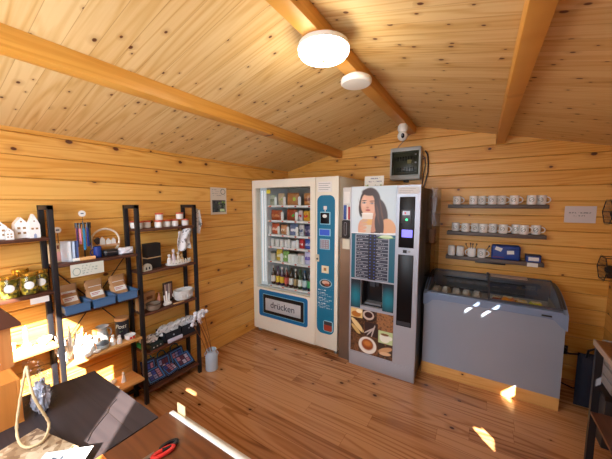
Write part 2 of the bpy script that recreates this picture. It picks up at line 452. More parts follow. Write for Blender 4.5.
# ------------------------------------------------------------------ ceiling lamps
t = thing('ceiling_lamp', 'large round ceiling lamp glowing white under the ridge beam', 'lamp', (-.668, 1.215, 2.292))
MB().lathe([(0, 0), (.118, 0), (.122, -.012), (.122, -.022), (0, -.022)], 40).build('lamp_base', WHITE_PAINT, t)
MB().lathe([(.120, -.020), (.119, -.036), (.108, -.050), (.08, -.062), (.04, -.069), (0, -.071)], 40).build('lamp_shade', LAMP_ON, t)
MB().lathe([(0, -.069), (.006, -.069), (.005, -.078), (0, -.080)], 12).build('screw_cap', GOLD, t)
ll = bpy.data.lights.new('ceiling_lamp_light', 'POINT'); ll.energy = 7; ll.color = (1, .88, .68); ll.shadow_soft_size = .11
lo = bpy.data.objects.new('ceiling_lamp_light', ll); C.objects.link(lo); lo.location = (-.675, 1.205, 2.09)
t = thing('smoke_alarm', 'smaller unlit white round disc on the ridge beam behind the glowing lamp', 'alarm', (-.665, 1.61, 2.292))
MB().lathe([(0, 0), (.070, 0), (.072, -.014), (0, -.014)], 36).build('mount', WHITE_PAINT, t)
MB().lathe([(.086, -.010), (.090, -.016), (.090, -.034), (.082, -.042), (.04, -.045), (0, -.045)], 36).build('cover', WHITE_PAINT, t)

# ------------------------------------------------------------------ security camera, fuse box
t = thing('security_camera', 'small white dome security camera under the ridge beam end', 'camera', (-.665, 2.76, 2.138))
MB().lathe([(0, .154), (.030, .154), (.044, .135), (.046, .105), (.040, .085), (0, .08)], 24).build('camera_base', WHITE_PAINT, t)
MB().blob((0, 0, .045), (.046, .046, .046), sub=3).build('camera_head', WHITE_PAINT, t)
MB().blob((.008, -.030, .042), (.020, .018, .026), sub=3).build('lens_cover', GLOSSBLACK, t)
MB().cyl((.006, -.048, .042), (.006, -.054, .042), .009).build('lens', GREY, t)
tag(MB().tube([(-.70, 3.19, 2.295), (-.74, 3.19, 2.24), (-.80, 3.19, 2.18), (-.82, 3.19, 2.152)], .004).build('camera_cable', GREY), 'thin cable running from white security camera down to the fuse box', 'cable')
t = thing('fuse_box', 'grey wall fuse box with a smoked transparent door above the coffee machine', 'fuse box', (-.71, 3.20, 1.80))
MB().box(-.155, .155, -.06, 0, 0, .34, bev=.012).box(-.155, .155, -.115, -.06, 0, .055, bev=.01).box(-.155, .155, -.115, -.06, .295, .34, bev=.01)\
    .box(-.155, -.135, -.115, -.06, .05, .30).box(.135, .155, -.115, -.06, .05, .30).build('housing', mat('fusebox_grey', srgb(168, 172, 170), .45), t)
MB().box(-.13, .13, -.066, -.058, .06, .29).build('inner_panel', mat('dark_green_grey', srgb(86, 84, 72), .5), t)
d = MB().box(-.136, .136, -.124, -.112, .052, .298, bev=.005).build('door', DKACRYL, t)
MB().box(.10, .115, -.13, -.124, .165, .18).build('latch', GREY, d); MB().box(.10, .115, -.13, -.124, .25, .262).build('latch', GREY, d)
for z in (.11, .225):
    MB().box(-.11, .11, -.082, -.066, z - .006, z + .006).build('rail', BLACK, t)
    for i in range(7):
        MB().box(-.10 + i * .027, -.078 + i * .027, -.095, -.07, z - .022, z + .022, bev=.002).build('breaker', CHAR, t)
MB().box(.02, .06, -.098, -.09, .17, .21, M=Matrix.Rotation(.0, 4, 'Y')).build('sticker', mat('cream_sticker', srgb(232, 216, 160), .6), t)
MB().cyl((0, -.03, -.02), (0, -.03, .002), .03).build('cable_gland', BLACK, t)
tag(MB().tube([(-.53, 3.18, 2.10), (-.505, 3.175, 2.06), (-.495, 3.175, 1.98), (-.495, 3.175, 1.88), (-.515, 3.175, 1.78), (-.54, 3.17, 1.66), (-.54, 3.165, 1.5)], .007).build('power_cable', BLACK),
    'black cable looping down beside the fuse box behind the coffee machine', 'cable')
tag(MB().tube([(-.556, 3.18, 2.05), (-.53, 3.18, 2.03), (-.522, 3.18, 1.95), (-.54, 3.18, 1.84), (-.555, 3.18, 1.7), (-.56, 3.18, 1.5)], .0045).build('data_cable', CHAR),
    'thinner dark cable right against the fuse box side', 'cable')

# ------------------------------------------------------------------ snack vending machine
VX0, VX1, VY, VYB, VZ0, VZ1 = -2.298, -1.176, 2.455, 3.16, .045, 1.815
vm = thing('vending_machine', 'white snack vending machine with glass front and teal control panel in the corner', 'vending machine', (-1.737, VY, 0))
def V(x): return x + 1.737
mb = MB()
mb.box(V(VX0), V(-2.262), .05, .70, VZ0, VZ1, bev=.006)
mb.box(V(-1.47), V(VX1), .05, .70, VZ0, VZ1, bev=.008)
mb.box(V(-2.262), V(-1.47), .05, .70, 1.745, VZ1).box(V(-2.262), V(-1.47), .05, .70, VZ0, .50)
mb.box(V(-2.262), V(-1.47), .55, .70, .50, 1.745)
mb.build('cabinet', CREAM, vm)
mb = MB(); slab_with_holes(mb, V(VX0), V(-1.437), VZ0, VZ1, [(V(-2.248), V(-1.496), .552, 1.728)], lambda m, a, b, c, d: m.box(a, b, 0, .048, c, d))
dr = mb.build('door', CREAM, vm, smooth=0)
MB().box(V(-2.25), V(-1.494), .020, .024, .55, 1.73).build('glass_pane', GLASS, dr)
MB().box(V(-2.092), V(-2.038), .016, .019, 1.662, 1.704).build('yellow_sticker', mat('yellow_sticker', srgb(226, 214, 60), .5), dr)
MB().box(V(-1.434), V(VX1), 0, .048, VZ0, VZ1, bev=.006).build('control_door', CREAM, vm)
def rrect(x0, x1, z0, z1, r, n=6, corners=(1, 1, 1, 1)):
    """rounded rectangle outline; corners order: br, tr, tl, bl"""
    P = []
    for (cx, cz, a0, on) in ((x1 - r, z0 + r, -90, corners[0]), (x1 - r, z1 - r, 0, corners[1]), (x0 + r, z1 - r, 90, corners[2]), (x0 + r, z0 + r, 180, corners[3])):
        if on:
            for i in range(n + 1):
                a = math.radians(a0 + 90 * i / n); P.append((cx + r * math.cos(a), cz + r * math.sin(a)))
        else: P.append((x1 if a0 in (-90, 0) else x0, z0 if a0 in (-90, 180) else z1))
    return P
MB().prism(rrect(V(-1.410), V(-1.212), .205, 1.632, .06), 'y', -.004, .001).build('teal_panel', TEAL, vm)
# control panel contents
tp = MB().box(V(-1.405), V(-1.25), -.003, .001, 1.665, 1.765).build('paper_notice', PAPER, vm)
for k in range(4): MB().box(V(-1.395), V(-1.265 - .02 * (k % 2)), -.0045, -.002, 1.745 - k * .02, 1.750 - k * .02).build('print_line', mat('grey_ink', srgb(150, 150, 150), .7), tp)
MB().box(V(-1.335), V(-1.30), -.008, -.003, 1.49, 1.525).box(V(-1.322), V(-1.314), -.008, -.003, 1.47, 1.49).build('payment_symbol', PAPER, vm)
MB().box(V(-1.375), V(-1.258), -.012, -.003, 1.34, 1.468, bev=.004).build('card_reader_frame', PALE_BLUE, vm)
cr = MB().box(V(-1.366), V(-1.267), -.020, -.012, 1.35, 1.458, bev=.005).build('card_reader', GLOSSBLACK, vm)
MB().blob((V(-1.315), -.021, 1.425), (.026, .004, .018), sub=2).build('card_symbol', PAPER, cr)
MB().box(V(-1.386), V(-1.255), -.010, -.003, 1.225, 1.298, bev=.004).build('screen_frame', PALE_BLUE, vm)
MB().box(V(-1.376), V(-1.265), -.013, -.010, 1.232, 1.290).build('screen', NAVYSCR, vm)
MB().box(V(-1.378), V(-1.262), -.010, -.003, 1.088, 1.195, bev=.004).build('keypad_frame', PALE_BLUE, vm)
kp = MB().box(V(-1.368), V(-1.272), -.013, -.010, 1.097, 1.186).build('keypad', mat('keypad_grey', srgb(150, 132, 140), .4), vm)
for r in range(4):
    for c in range(3): MB().box(V(-1.360 + c * .029), V(-1.340 + c * .029), -.017, -.013, 1.103 + r * .021, 1.118 + r * .021, bev=.002).build('key', SILVER, kp)
MB().box(V(-1.356), V(-1.274), -.006, -.003, .845, .92).build('yellow_notice', mat('cream_notice', srgb(226, 214, 180), .7), vm)
MB().box(V(-1.33), V(-1.30), -.008, -.005, .87, .90).build('notice_mark', mat('brown_mark', srgb(170, 120, 60), .7), vm)
lk = MB().box(V(-1.425), V(-1.385), -.008, 0, .955, 1.03, bev=.004).build('lock_plate', mat('lock_beige', srgb(205, 195, 170), .4), vm)
MB().cyl((V(-1.404), -.014, .985), (V(-1.404), -.008, .985), .010).build('keyhole', CHAR, lk)
def beans(U, V_, base=(.05, .02, .01), seed=1, n=60, aspect=1.):
    rs = np.random.RandomState(seed); img = np.tile(np.array(base)[None, :], (len(U), 1)).astype(float)
    for _ in range(n):
        cx, cy, a = rs.rand(), rs.rand(), rs.rand() * 3.1; k = .5 + rs.rand()
        img = lay(img, ell(U, V_, cx, cy, .07, .045 * aspect, .4, a), (.16 * k, .07 * k, .03 * k))
        img = lay(img, ell(U, V_, cx, cy, .055, .006 * aspect, .4, a) * .8, (.02, .008, .004))
    return img
def ovalfn(U, V_):
    i = np.tile(np.array(srgb(0, 112, 150))[None, :], (len(U), 1))
    i = lay(i, ell(U, V_, .5, .5, .48, .46), srgb(190, 215, 225)); i = lay(i, ell(U, V_, .5, .5, .43, .40), srgb(30, 16, 12))
    i = lay(i, ell(U, V_, .5, .58, .30, .22), srgb(210, 170, 150)); return lay(i, ell(U, V_, .6, .36, .2, .14), srgb(150, 70, 40))
painting('snack_picture', PRINT, .145, .092, 40, 28, ovalfn, vm, (V(-1.38), -.006, .694))
def infofn(U, V_):
    i = np.tile(np.array(srgb(0, 112, 150))[None, :], (len(U), 1))
    y = .95
    for k, n in enumerate((1, 3, 3, 4)):
        for j in range(n):
            i = lay(i, scribble(U, V_, .04, .55 if j == 0 else .9 - .12 * ((j + k) % 3), y, .015 if j else .022, k * 5 + j, 14) * (.9 if j == 0 else .55), srgb(215, 232, 240)); y -= .06
        y -= .05
    return i
painting('instruction_print', PRINT, .185, .245, 90, 80, infofn, vm, (V(-1.404), -.0055, .432))
MB().prism(rrect(V(-1.33), V(-1.222), .235, .35, .02), 'y', -.009, -.003).build('coin_return_frame', PALE_BLUE, vm)
MB().prism(rrect(V(-1.322), V(-1.23), .243, .305, .015, corners=(1, 0, 0, 1)), 'y', -.012, -.005).build('coin_return', mat('coin_cup', srgb(150, 60, 44), .4), vm)
MB().box(V(-1.322), V(-1.23), -.0095, -.004, .305, .342).build('coin_slot', CHAR, vm)
# delivery flap
MB().prism(rrect(V(-2.212), V(-1.527), .212, .533, .03), 'y', -.004, .001).build('blue_panel', BLUE_PANEL, vm)
MB().prism(rrect(V(-2.150), V(-1.568), .252, .489, .012), 'y', -.0055, -.001).build('panel_outline', PALE_BLUE, vm)
MB().prism(rrect(V(-2.144), V(-1.574), .258, .483, .01), 'y', -.0075, -.003).build('flap_frame', BLACK, vm)
fl = MB().box(V(-2.108), V(-1.612), -.011, -.006, .296, .442, bev=.003).build('delivery_flap', mat('flap_silver', srgb(196, 202, 208), .4, .2), vm)
text('drücken', 'lettering', DARKTEXT, .105, fl, (V(-1.86), -.0122, .372))
for x in (V(-2.25), V(-1.215)):
    for y in (.06, .62): MB().cyl((x, y, 0), (x, y, .05), .016).cyl((x, y, 0), (x, y, .012), .024).build('foot', SILVER_DK, vm)
# inside: light strip, shelves, dividers
MB().box(V(-2.262), V(-2.16), .10, .54, .56, 1.74).build('side_duct', mat('liner_white', srgb(214, 220, 226), .4), vm)
MB().box(V(-2.232), V(-2.215), .09, .10, .60, 1.70).box(V(-2.19), V(-2.182), .095, .10, .60, 1.70).build('light_strip', LED, vm)
MB().box(V(-2.16), V(-1.47), .53, .549, .50, 1.745).build('back_liner', mat('liner_grey', srgb(120, 118, 112), .6), vm)
MB().box(V(-2.262), V(-1.47), .05, .53, .50, .555).build('bin_floor', mat('liner_white', (0, 0, 0)), vm)
ROWS = [1.532, 1.358, 1.190, 1.046, .870, .572]
for k, z in enumerate(ROWS):
    sh = MB().box(V(-2.158), V(-1.475), .125, .52, z - .012, z - .004).box(V(-2.158), V(-1.475), .112, .125, z - .026, z - .002).build('product_shelf', mat('shelf_white', srgb(222, 226, 228), .35), vm)
    for i in range(7): MB().box(V(-2.13 + i * .09), V(-2.105 + i * .09), .109, .112, z - .022, z - .007).build('price_tag', mat('tag_white', srgb(238, 232, 226), .6) if i % 2 else mat('tag_red', srgb(190, 70, 50), .6), sh)
DV = MATS['shelf_white']
def divider(x, z, h=.095, w=.036):
    MB().prism(rrect(V(x) - w / 2, V(x) + w / 2, z - .004, z + h, w * .45), 'y', .128, .133).build('divider', DV, vm)

# products: each one a thing standing in the machine
def pk(name, label, cat, x, z, w, h, d, col, band=None, lab=None, seed=0, yy=2.615, group=None):
    w *= 1.08; h *= 1.18
    m = mat('wrap_%d_%d_%d' % col, srgb(*col), .35, var=.3, scale=30, coat=.2)
    t = thing(name, label, cat, (x, yy, z - .004), 0, group)
    MB().pillow(w, d, h, 12, 12, 3.2, amp=.02, seed=seed).build('wrapper', m, t)
    if band: MB().pillow(w * .90, d * 1.03, h * .36, 8, 6, 5).build('print_band', mat('band_%d_%d_%d' % band, srgb(*band), .4, var=.15), t, loc=(0, -.001, h * .30))
    if lab: MB().blob((w * .2, -d * .5, h * .5), (w * .14, .003, w * .14), sub=2).build('sticker', mat('lab_%d_%d_%d' % lab, srgb(*lab), .5), t)
    return t
def cyc(name, label, cat, x, z, r, h, col, lid=None, lab=None, yy=2.615, group=None):
    t = thing(name, label, cat, (x, yy, z - .004), 0, group)
    MB().lathe([(0, 0), (r * .9, 0), (r, .004), (r, h * .85), (r * .95, h * .9), (0, h * .9)], 20).build('cup', mat('cup_%d_%d_%d' % col, srgb(*col), .35), t)
    MB().lathe([(0, h * .88), (r * 1.03, h * .88), (r * 1.03, h), (0, h)], 20).build('lid', mat('lid_%d_%d_%d' % (lid or col), srgb(*(lid or col)), .35), t)
    if lab: MB().lathe([(r * 1.01, h * .2), (r * 1.01, h * .7)], 20).build('paper_band', mat('band_%d_%d_%d' % lab, srgb(*lab), .5, var=.2), t)
    return t
R1, R2, R3, R4, R5, R6 = ROWS
S = 'in the vending machine'
pk('snack_bag', 'clear green-white snack bag leftmost on the top row ' + S, 'snack', -2.115, R1, .075, .105, .04, (168, 178, 158), (120, 130, 110), seed=1)
pk('nut_bag', 'pale beige snack bag second on the top row ' + S, 'snack', -1.985, R1, .085, .12, .05, (186, 170, 140), None, (140, 170, 70), seed=2)
pk('bread_pack', 'wide brown bread pack with green sticker on the top row ' + S, 'bread', -1.82, R1, .15, .12, .06, (172, 112, 60), None, (160, 190, 60), seed=3)
pk('bread_roll_pack', 'brown bread pack at the right end of the top row ' + S, 'bread', -1.62, R1, .09, .115, .06, (186, 122, 66), (120, 60, 34), seed=4)
pk('sausage_pack', 'wide red-brown pack at the left of the second row ' + S, 'snack', -2.06, R2, .145, .10, .06, (160, 72, 36), (196, 130, 84), seed=5)
pk('sausage_pack', 'red-brown pack with bright green dot in the second row ' + S, 'snack', -1.835, R2, .135, .11, .06, (150, 66, 38), None, (40, 170, 60), seed=6)
pk('noodle_pack', 'white and red pack right of the green-dotted pack ' + S, 'snack', -1.715, R2, .05, .10, .05, (206, 190, 200), (180, 40, 50), seed=7)
pk('sweets_bag', 'small yellow and red sweets bag ending the second row ' + S, 'snack', -1.635, R2, .075, .10, .05, (214, 160, 40), (190, 30, 40), seed=8)
pk('snack_bag', 'red-orange snack bag leftmost on the third row ' + S, 'snack', -2.075, R3, .10, .11, .05, (190, 84, 50), (230, 200, 180), seed=9)
pk('cookie_pack', 'brown and cream cookie pack second on the third row ' + S, 'snack', -1.95, R3, .085, .10, .05, (176, 120, 78), (226, 214, 196), seed=10)
pk('wafer_pack', 'blue and white wafer pack in the middle of the third row ' + S, 'snack', -1.81, R3, .105, .11, .05, (96, 116, 156), (220, 222, 230), seed=11)
pk('wafer_pack', 'grey-white pack right of the middle of the third row ' + S, 'snack', -1.70, R3, .06, .11, .05, (200, 196, 200), (70, 84, 120), seed=12)
pk('candy_bag', 'dark blue candy bag ending the third row ' + S, 'snack', -1.615, R3, .085, .11, .05, (62, 60, 100), (150, 140, 160), seed=13)
for i in range(4):
    cyc('yogurt_tub', 'white yogurt tub, %s from the left on the fourth row %s' % (('first', 'second', 'third', 'fourth')[i], S), 'tub', -2.118 + i * .068, R4, .027, .085, (222, 222, 222), (200, 204, 210), group='white tubs on the fourth row of the vending machine')
cyc('cream_pot', 'wider white pot right of the four small tubs ' + S, 'tub', -1.80, R4, .042, .085, (214, 216, 222), (196, 200, 208))
pk('milk_drink', 'red and white bag on the fourth row ' + S, 'snack', -1.70, R4, .06, .09, .045, (196, 50, 56), (226, 220, 220), seed=14)
pk('cocoa_bag', 'bright blue bag at the right end of the fourth row ' + S, 'snack', -1.615, R4, .08, .095, .045, (40, 70, 160), (170, 180, 220), seed=15)
cyc('jam_jar', 'grey and white jar leftmost on the fifth row ' + S, 'jar', -2.115, R5, .036, .10, (196, 196, 190), (90, 96, 90))
pk('snack_bag', 'yellow snack bag second on the fifth row ' + S, 'snack', -2.02, R5, .08, .12, .05, (206, 178, 60), (226, 220, 190), seed=16)
pk('snack_bag', 'light green snack bag third on the fifth row ' + S, 'snack', -1.92, R5, .08, .11, .05, (120, 170, 90), (220, 230, 210), seed=17)
cyc('white_tub', 'white tub in the middle of the fifth row ' + S, 'tub', -1.82, R5, .040, .10, (214, 218, 216), (226, 226, 222))
cyc('jam_jar', 'white jar with red lid on the fifth row ' + S, 'jar', -1.715, R5, .036, .115, (204, 206, 200), (206, 170, 160), (190, 196, 190))
pk('sweets_bag', 'violet and white sweets bag ending the fifth row ' + S, 'snack', -1.615, R5, .09, .13, .05, (196, 190, 220), (110, 90, 180), seed=18)
def bottle(label, x, body, labc, cap, h=.225, r=.027, yy=2.615):
    t = thing('drink_bottle', label, 'bottle', (x, yy, R6 - .004))
    MB().lathe([(0, 0), (r * .9, 0), (r, .008), (r, h * .55), (r * .75, h * .68), (r * .42, h * .8), (r * .40, h * .92), (0, h * .92)], 20).build('bottle_body', mat('b_%d_%d_%d' % body, srgb(*body), .12, coat=.5), t)
    MB().lathe([(r * 1.02, h * .16), (r * 1.02, h * .5)], 20).build('bottle_label', mat('bl_%d_%d_%d' % labc, srgb(*labc), .5, var=.2), t)
    MB().lathe([(0, h * .9), (r * .48, h * .9), (r * .48, h), (0, h)], 14).build('cap', mat('bc_%d_%d_%d' % cap, srgb(*cap), .4), t)
B = 'on the bottom row of the vending machine'
for x, body, lc, cc, lb in ((-2.12, (60, 40, 36), (226, 222, 220), (200, 196, 196), 'dark bottle with white label leftmost '),
                            (-2.05, (70, 30, 50), (226, 190, 60), (60, 40, 80), 'purple bottle with yellow label second from left '),
                            (-1.985, (56, 30, 70), (230, 196, 60), (230, 220, 220), 'violet bottle with yellow label third from left '),
                            (-1.92, (90, 30, 34), (206, 90, 80), (190, 190, 190), 'red bottle with pink label '),
                            (-1.853, (44, 36, 36), (222, 224, 226), (40, 40, 40), 'black bottle with white label '),
                            (-1.79, (50, 40, 30), (170, 150, 110), (220, 216, 210), 'brown bottle with tan label '),
                            (-1.727, (60, 76, 50), (226, 228, 220), (60, 120, 60), 'olive green bottle with white label '),
                            (-1.664, (30, 50, 70), (190, 206, 210), (40, 90, 130), 'dark blue bottle with pale label '),
                            (-1.60, (30, 40, 60), (60, 170, 110), (30, 40, 60), 'dark bottle with bright green label ')):
    bottle(lb + B, x, body, lc, cc)
for z, xs in ((R1, (-2.05, -1.92, -1.715)), (R2, (-1.955, -1.755)), (R3, (-2.135, -2.01, -1.875, -1.75)), (R5, (-1.97, -1.86, -1.76, -1.67)), (R4, (-1.86, -1.745))):
    for x in xs: divider(x, z)

# ------------------------------------------------------------------ payment column between the machines
pc = thing('payment_column', 'narrow payment column with steel lower cover between the two machines', 'payment terminal', (-1.10, 2.42, 0))
MB().box(-.055, .07, .03, .60, 0, 1.22).build('steel_cover', SILVER_DK, pc)
MB().box(-.012, .07, 0, .60, 1.22, 1.698, bev=.004).build('upper_case', mat('case_grey', srgb(206, 206, 204), .4), pc)
MB().box(.0, .062, -.006, 0, 1.55, 1.66).build('white_label', PAPER, pc)
MB().box(.0, .030, -.012, 0, 1.40, 1.535, bev=.002).build('blue_strip', mat('strip_blue', srgb(44, 80, 150), .4), pc)
MB().box(.032, .046, -.012, 0, 1.40, 1.535).build('white_strip', PAPER, pc)
MB().box(.047, .062, -.012, 0, 1.40, 1.52).build('red_strip', mat('strip_red', srgb(190, 50, 60), .4), pc)
h = MB().prism(rrect(-.010, .064, 1.225, 1.395, .015), 'y', -.022, 0).build('black_grip', BLACK, pc)
MB().prism(rrect(.012, .040, 1.25, 1.375, .012), 'y', -.026, -.020).build('grip_rim', GREY, h)
MB().prism(rrect(.018, .034, 1.256, 1.369, .007), 'y', -.028, -.023).build('grip_slot', BLACK, h)
MB().box(-.010, .064, -.006, 0, 1.12, 1.215).build('beige_cover', mat('beige_plate', srgb(214, 208, 188), .4), pc)

# ------------------------------------------------------------------ coffee vending machine
cm = thing('coffee_machine', 'tall silver coffee vending machine with a picture of a woman drinking latte', 'coffee machine', (-.725, 2.41, 0))
X = lambda x: x + .725
mb = MB(); mb.box(X(-1.02), X(-.425), .14, .70, .012, 1.69, bev=.008)
slab_with_holes(mb, X(-1.02), X(-.425), .012, 1.69, [(X(-.915), X(-.712), .60, .845)], lambda m, a, b, c, d: m.box(a, b, .03, .14, c, d))
mb.build('body', CHAR, cm)
mb = MB(); slab_with_holes(mb, X(-1.026), X(-.422), .135, 1.703, [(X(-.915), X(-.712), .60, .845)], lambda m, a, b, c, d: m.box(a, b, 0, .032, c, d))
mb.build('door', SILVER, cm, smooth=0)
MB().box(X(-1.026), X(-.422), 0, .035, .0, .130, bev=.004).build('kick_plate', SILVER, cm)
MB().box(X(-.91), X(-.717), .128, .139, .605, .84).box(X(-.913), X(-.905), .03, .13, .603, .843).box(X(-.722), X(-.714), .03, .13, .603, .843).box(X(-.91), X(-.717), .03, .13, .601, .612).build('niche_lining', BLACK, cm)
MB().box(X(-.85), X(-.80), .06, .11, .78, .843).box(X(-.79), X(-.765), .06, .11, .79, .843).build('nozzle', CHAR, cm)
MB().box(X(-.89), X(-.737), .04, .12, .612, .625).build('drip_tray', GREY, cm)
# dark teal sides of the cup niche and the menu
def tealfn(U, V_):
    i = np.tile(np.array(srgb(22, 34, 46))[None, :], (len(U), 1)); return lay(i, ell(U, V_, .5, .4, .6, .35, .9) * .8, srgb(20, 120, 140))
mk = lambda n, x0, x1, z0, z1: painting(n, PRINTG, x1 - x0, z1 - z0, 12, 24, tealfn, cm, (X(x0), -.004, z0))
mk('niche_side_panel', -1.012, -.917, .575, .845); mk('niche_side_panel', -.710, -.612, .590, .845)
MB().box(X(-1.012), X(-.612), -.004, .001, .845, .857).build('trim_bar', SILVER, cm)
def menufn(U, V_):
    i = np.tile(np.array(srgb(8, 92, 116))[None, :], (len(U), 1))
    i = lay(i, rect(U, V_, .09, .87, .01, .985), srgb(150, 158, 170))
    for c0, c1 in ((.115, .405), (.585, .85)):
        for k in range(13):
            y0 = .02 + k * .0735
            i = lay(i, rect(U, V_, c0, c1, y0 + .006, y0 + .066), srgb(40, 46, 66))
            i = lay(i, scribble(U, V_, c0 + .03, c1 - .04 - .05 * (k % 3), y0 + .036, .008, k * 3 + c0 * 10, 22) * .75, srgb(190, 190, 200))
    i = lay(i, rect(U, V_, .405, .585, -.1, 1.1), srgb(22, 24, 34))
    for k in range(14):
        for cx in (.45, .545): i = lay(i, ell(U, V_, cx, .05 + k * .07, .014, .012, .5), srgb(60, 90, 190))
    i = lay(i, rect(U, V_, .60, .98, .90, 1.0) * ell(U, V_, .8, .96, .14, .04, .3), srgb(210, 226, 190))
    i = lay(i, rect(U, V_, .62, .99, .93, .945) * (np.abs(V_ - .93 - (U - .6) * .1) < .03), srgb(120, 190, 90))
    return i
painting('drink_menu', PRINTG, .40, .418, 150, 170, menufn, cm, (X(-1.012), -.004, .858))
def womanfn(U, V_):
    sk = np.array(srgb(226, 176, 148)); hair = srgb(58, 36, 30)
    i = np.tile(np.array(srgb(196, 214, 226))[None, :], (len(U), 1))
    i = lay(i, ell(U, V_, .15, .6, .5, .7, 1.2) * .6, srgb(222, 234, 240))
    # hair mass
    i = lay(i, ell(U, V_, .43, .68, .235, .29, .1), hair)
    i = lay(i, ell(U, V_, .66, .45, .155, .30, .12, .25), hair)
    i = lay(i, ell(U, V_, .60, .16, .17, .26, .12), hair)
    i = lay(i, ell(U, V_, .24, .55, .07, .20, .2), hair)
    # shoulder, neck
    i = lay(i, ell(U, V_, .82, .05, .20, .28, .08), srgb(222, 166, 120))
    i = lay(i, ell(U, V_, .50, .28, .13, .25, .15), srgb(196, 140, 112))
    i = lay(i, ell(U, V_, .645, .20, .10, .26, .15, .1), hair)
    # face
    i = lay(i, ell(U, V_, .385, .61, .165, .25, .1, .06), sk)
    i = lay(i, ell(U, V_, .30, .66, .05, .09, .9) * .5, srgb(244, 206, 184))
    i = lay(i, ell(U, V_, .40, .87, .16, .07, .3, -.1), hair)
    i = lay(i, ell(U, V_, .575, .62, .045, .28, .3, .08) * .95, hair)
    for a_, b_, c_ in ((.60, .50, .02), (.66, .62, .015), (.70, .42, .02), (.62, .33, .018), (.20, .60, .012)): i = lay(i, ell(U, V_, a_, b_, c_, .13, .9, .25) * .6, srgb(104, 66, 46))
    for cx, cy in ((.295, .655), (.475, .645)):
        i = lay(i, ell(U, V_, cx, cy + .045, .058, .010, .5, .05), srgb(70, 44, 36))
        i = lay(i, ell(U, V_, cx, cy, .046, .020, .4), srgb(60, 44, 46))
        i = lay(i, ell(U, V_, cx, cy - .003, .036, .012, .4), srgb(226, 220, 216))
        i = lay(i, ell(U, V_, cx, cy - .002, .015, .015, .4), srgb(50, 44, 60))
    i = lay(i, ell(U, V_, .375, .555, .030, .018, .6), srgb(190, 130, 108))
    i = lay(i, ell(U, V_, .385, .50, .055, .020, .4), srgb(184, 80, 78))
    # hand
    i = lay(i, ell(U, V_, .26, .10, .10, .20, .12), srgb(218, 162, 132))
    # latte glass
    half = .075 + .055 * V_ / .42
    g = (np.abs(U - .375) < half) & (V_ < .43)
    i = lay(i, g.astype(float), srgb(236, 226, 214))
    i = lay(i, (g & (V_ < .31) & (V_ > .19)).astype(float), srgb(222, 178, 108))
    i = lay(i, (g & (V_ < .19)).astype(float), srgb(214, 200, 182))
    i = lay(i, ell(U, V_, .375, .43, .13, .018, .3), srgb(246, 242, 236))
    for k in range(4): i = lay(i, ell(U, V_, .27 + .012 * k, .05 + k * .075, .085, .032, .25, .15), srgb(226 - 6 * k, 170, 140))
    # swoosh at the foot
    i = lay(i, (V_ < .02 + .05 * np.clip(U - .5, 0, 1)).astype(float), srgb(236, 240, 244))
    return i
painting('latte_poster', PRINTG, .405, .425, 130, 140, womanfn, cm, (X(-1.017), -.004, 1.278))
def collage(U, V_):
    i = beans(U * 1., V_, (.03, .012, .006), 3, 420)
    def tile(x0, x1, y0, y1, f):
        nonlocal i
        m = (U >= x0) & (U < x1) & (V_ >= y0) & (V_ < y1)
        i[m] = f((U[m] - x0) / (x1 - x0), (V_[m] - y0) / (y1 - y0))
    def flat(c): return lambda u, v: np.tile(np.array(srgb(*c))[None, :], (len(u), 1))
    def t1(u, v):
        k = flat((226, 196, 130))(u, v); k = lay(k, ell(u, v, .45, .35, .4, .3), srgb(180, 110, 40)); return lay(k, ell(u, v, .7, .7, .25, .2), srgb(250, 236, 200))
    def t2(u, v):
        k = beans(u, v, (.03, .012, .006), 5, 30); k = lay(k, ell(u, v, .4, .55, .42, .4), srgb(206, 190, 180)); return lay(k, ell(u, v, .42, .58, .30, .26), srgb(60, 24, 14))
    def t3(u, v): return beans(u, v, (.22, .10, .04), 6, 60) * 1.6
    def t4(u, v):
        k = beans(u, v, (.05, .02, .01), 8, 30)
        k = lay(k, ell(u, v, .5, .55, .62, .16, .1, -.7), srgb(232, 206, 148)); return lay(k, ell(u, v, .4, .25, .45, .12, .1, -.7), srgb(210, 176, 110))
    def t5(u, v):
        k = flat((52, 34, 34))(u, v)
        for j, a in enumerate((.6, .9, 1.3)): k = lay(k, ell(u, v, .35 + .15 * j, .4, .5, .05, .2, a), srgb(198, 190, 186))
        return k
    def t6(u, v):
        k = flat((196, 214, 160))(u, v); k = lay(k, ell(u, v, .45, .45, .36, .38), srgb(240, 240, 226)); k = lay(k, ell(u, v, .84, .5, .12, .16), srgb(240, 240, 226)); return lay(k, ell(u, v, .45, .72, .28, .10), srgb(130, 90, 50))
    def t7(u, v):
        k = beans(u, v, (.05, .03, .02), 9, 30); k = lay(k, ell(u, v, .5, .6, .5, .16, .2, .4), srgb(206, 160, 116)); return lay(k, ell(u, v, .5, .35, .4, .12, .2, .1), srgb(226, 190, 150))
    tile(0, .29, .78, 1, t1); tile(.30, .62, .74, 1, t2); tile(.63, 1, .62, 1, t3)
    tile(0, .33, .42, .77, t4); tile(.34, .66, .42, .73, t5); tile(.67, 1, .34, .61, t6); tile(.67, 1, 0, .33, t7)
    i = lay(i, ell(U, V_, .42, .20, .215, .19, .06), srgb(240, 234, 226)); i = lay(i, ell(U, V_, .42, .215, .15, .135, .06), srgb(214, 190, 170))
    i = lay(i, ell(U, V_, .42, .22, .135, .12, .08), srgb(150, 72, 26)); i = lay(i, ell(U, V_, .42, .24, .09, .06, .8), srgb(210, 130, 60))
    for x in (.295, .625): i = lay(i, rect(U, V_, x - .005, x + .005, .4, 1), srgb(30, 20, 18))
    return i
painting('coffee_collage', PRINTG, .40, .425, 130, 140, collage, cm, (X(-1.008), -.004, .147))
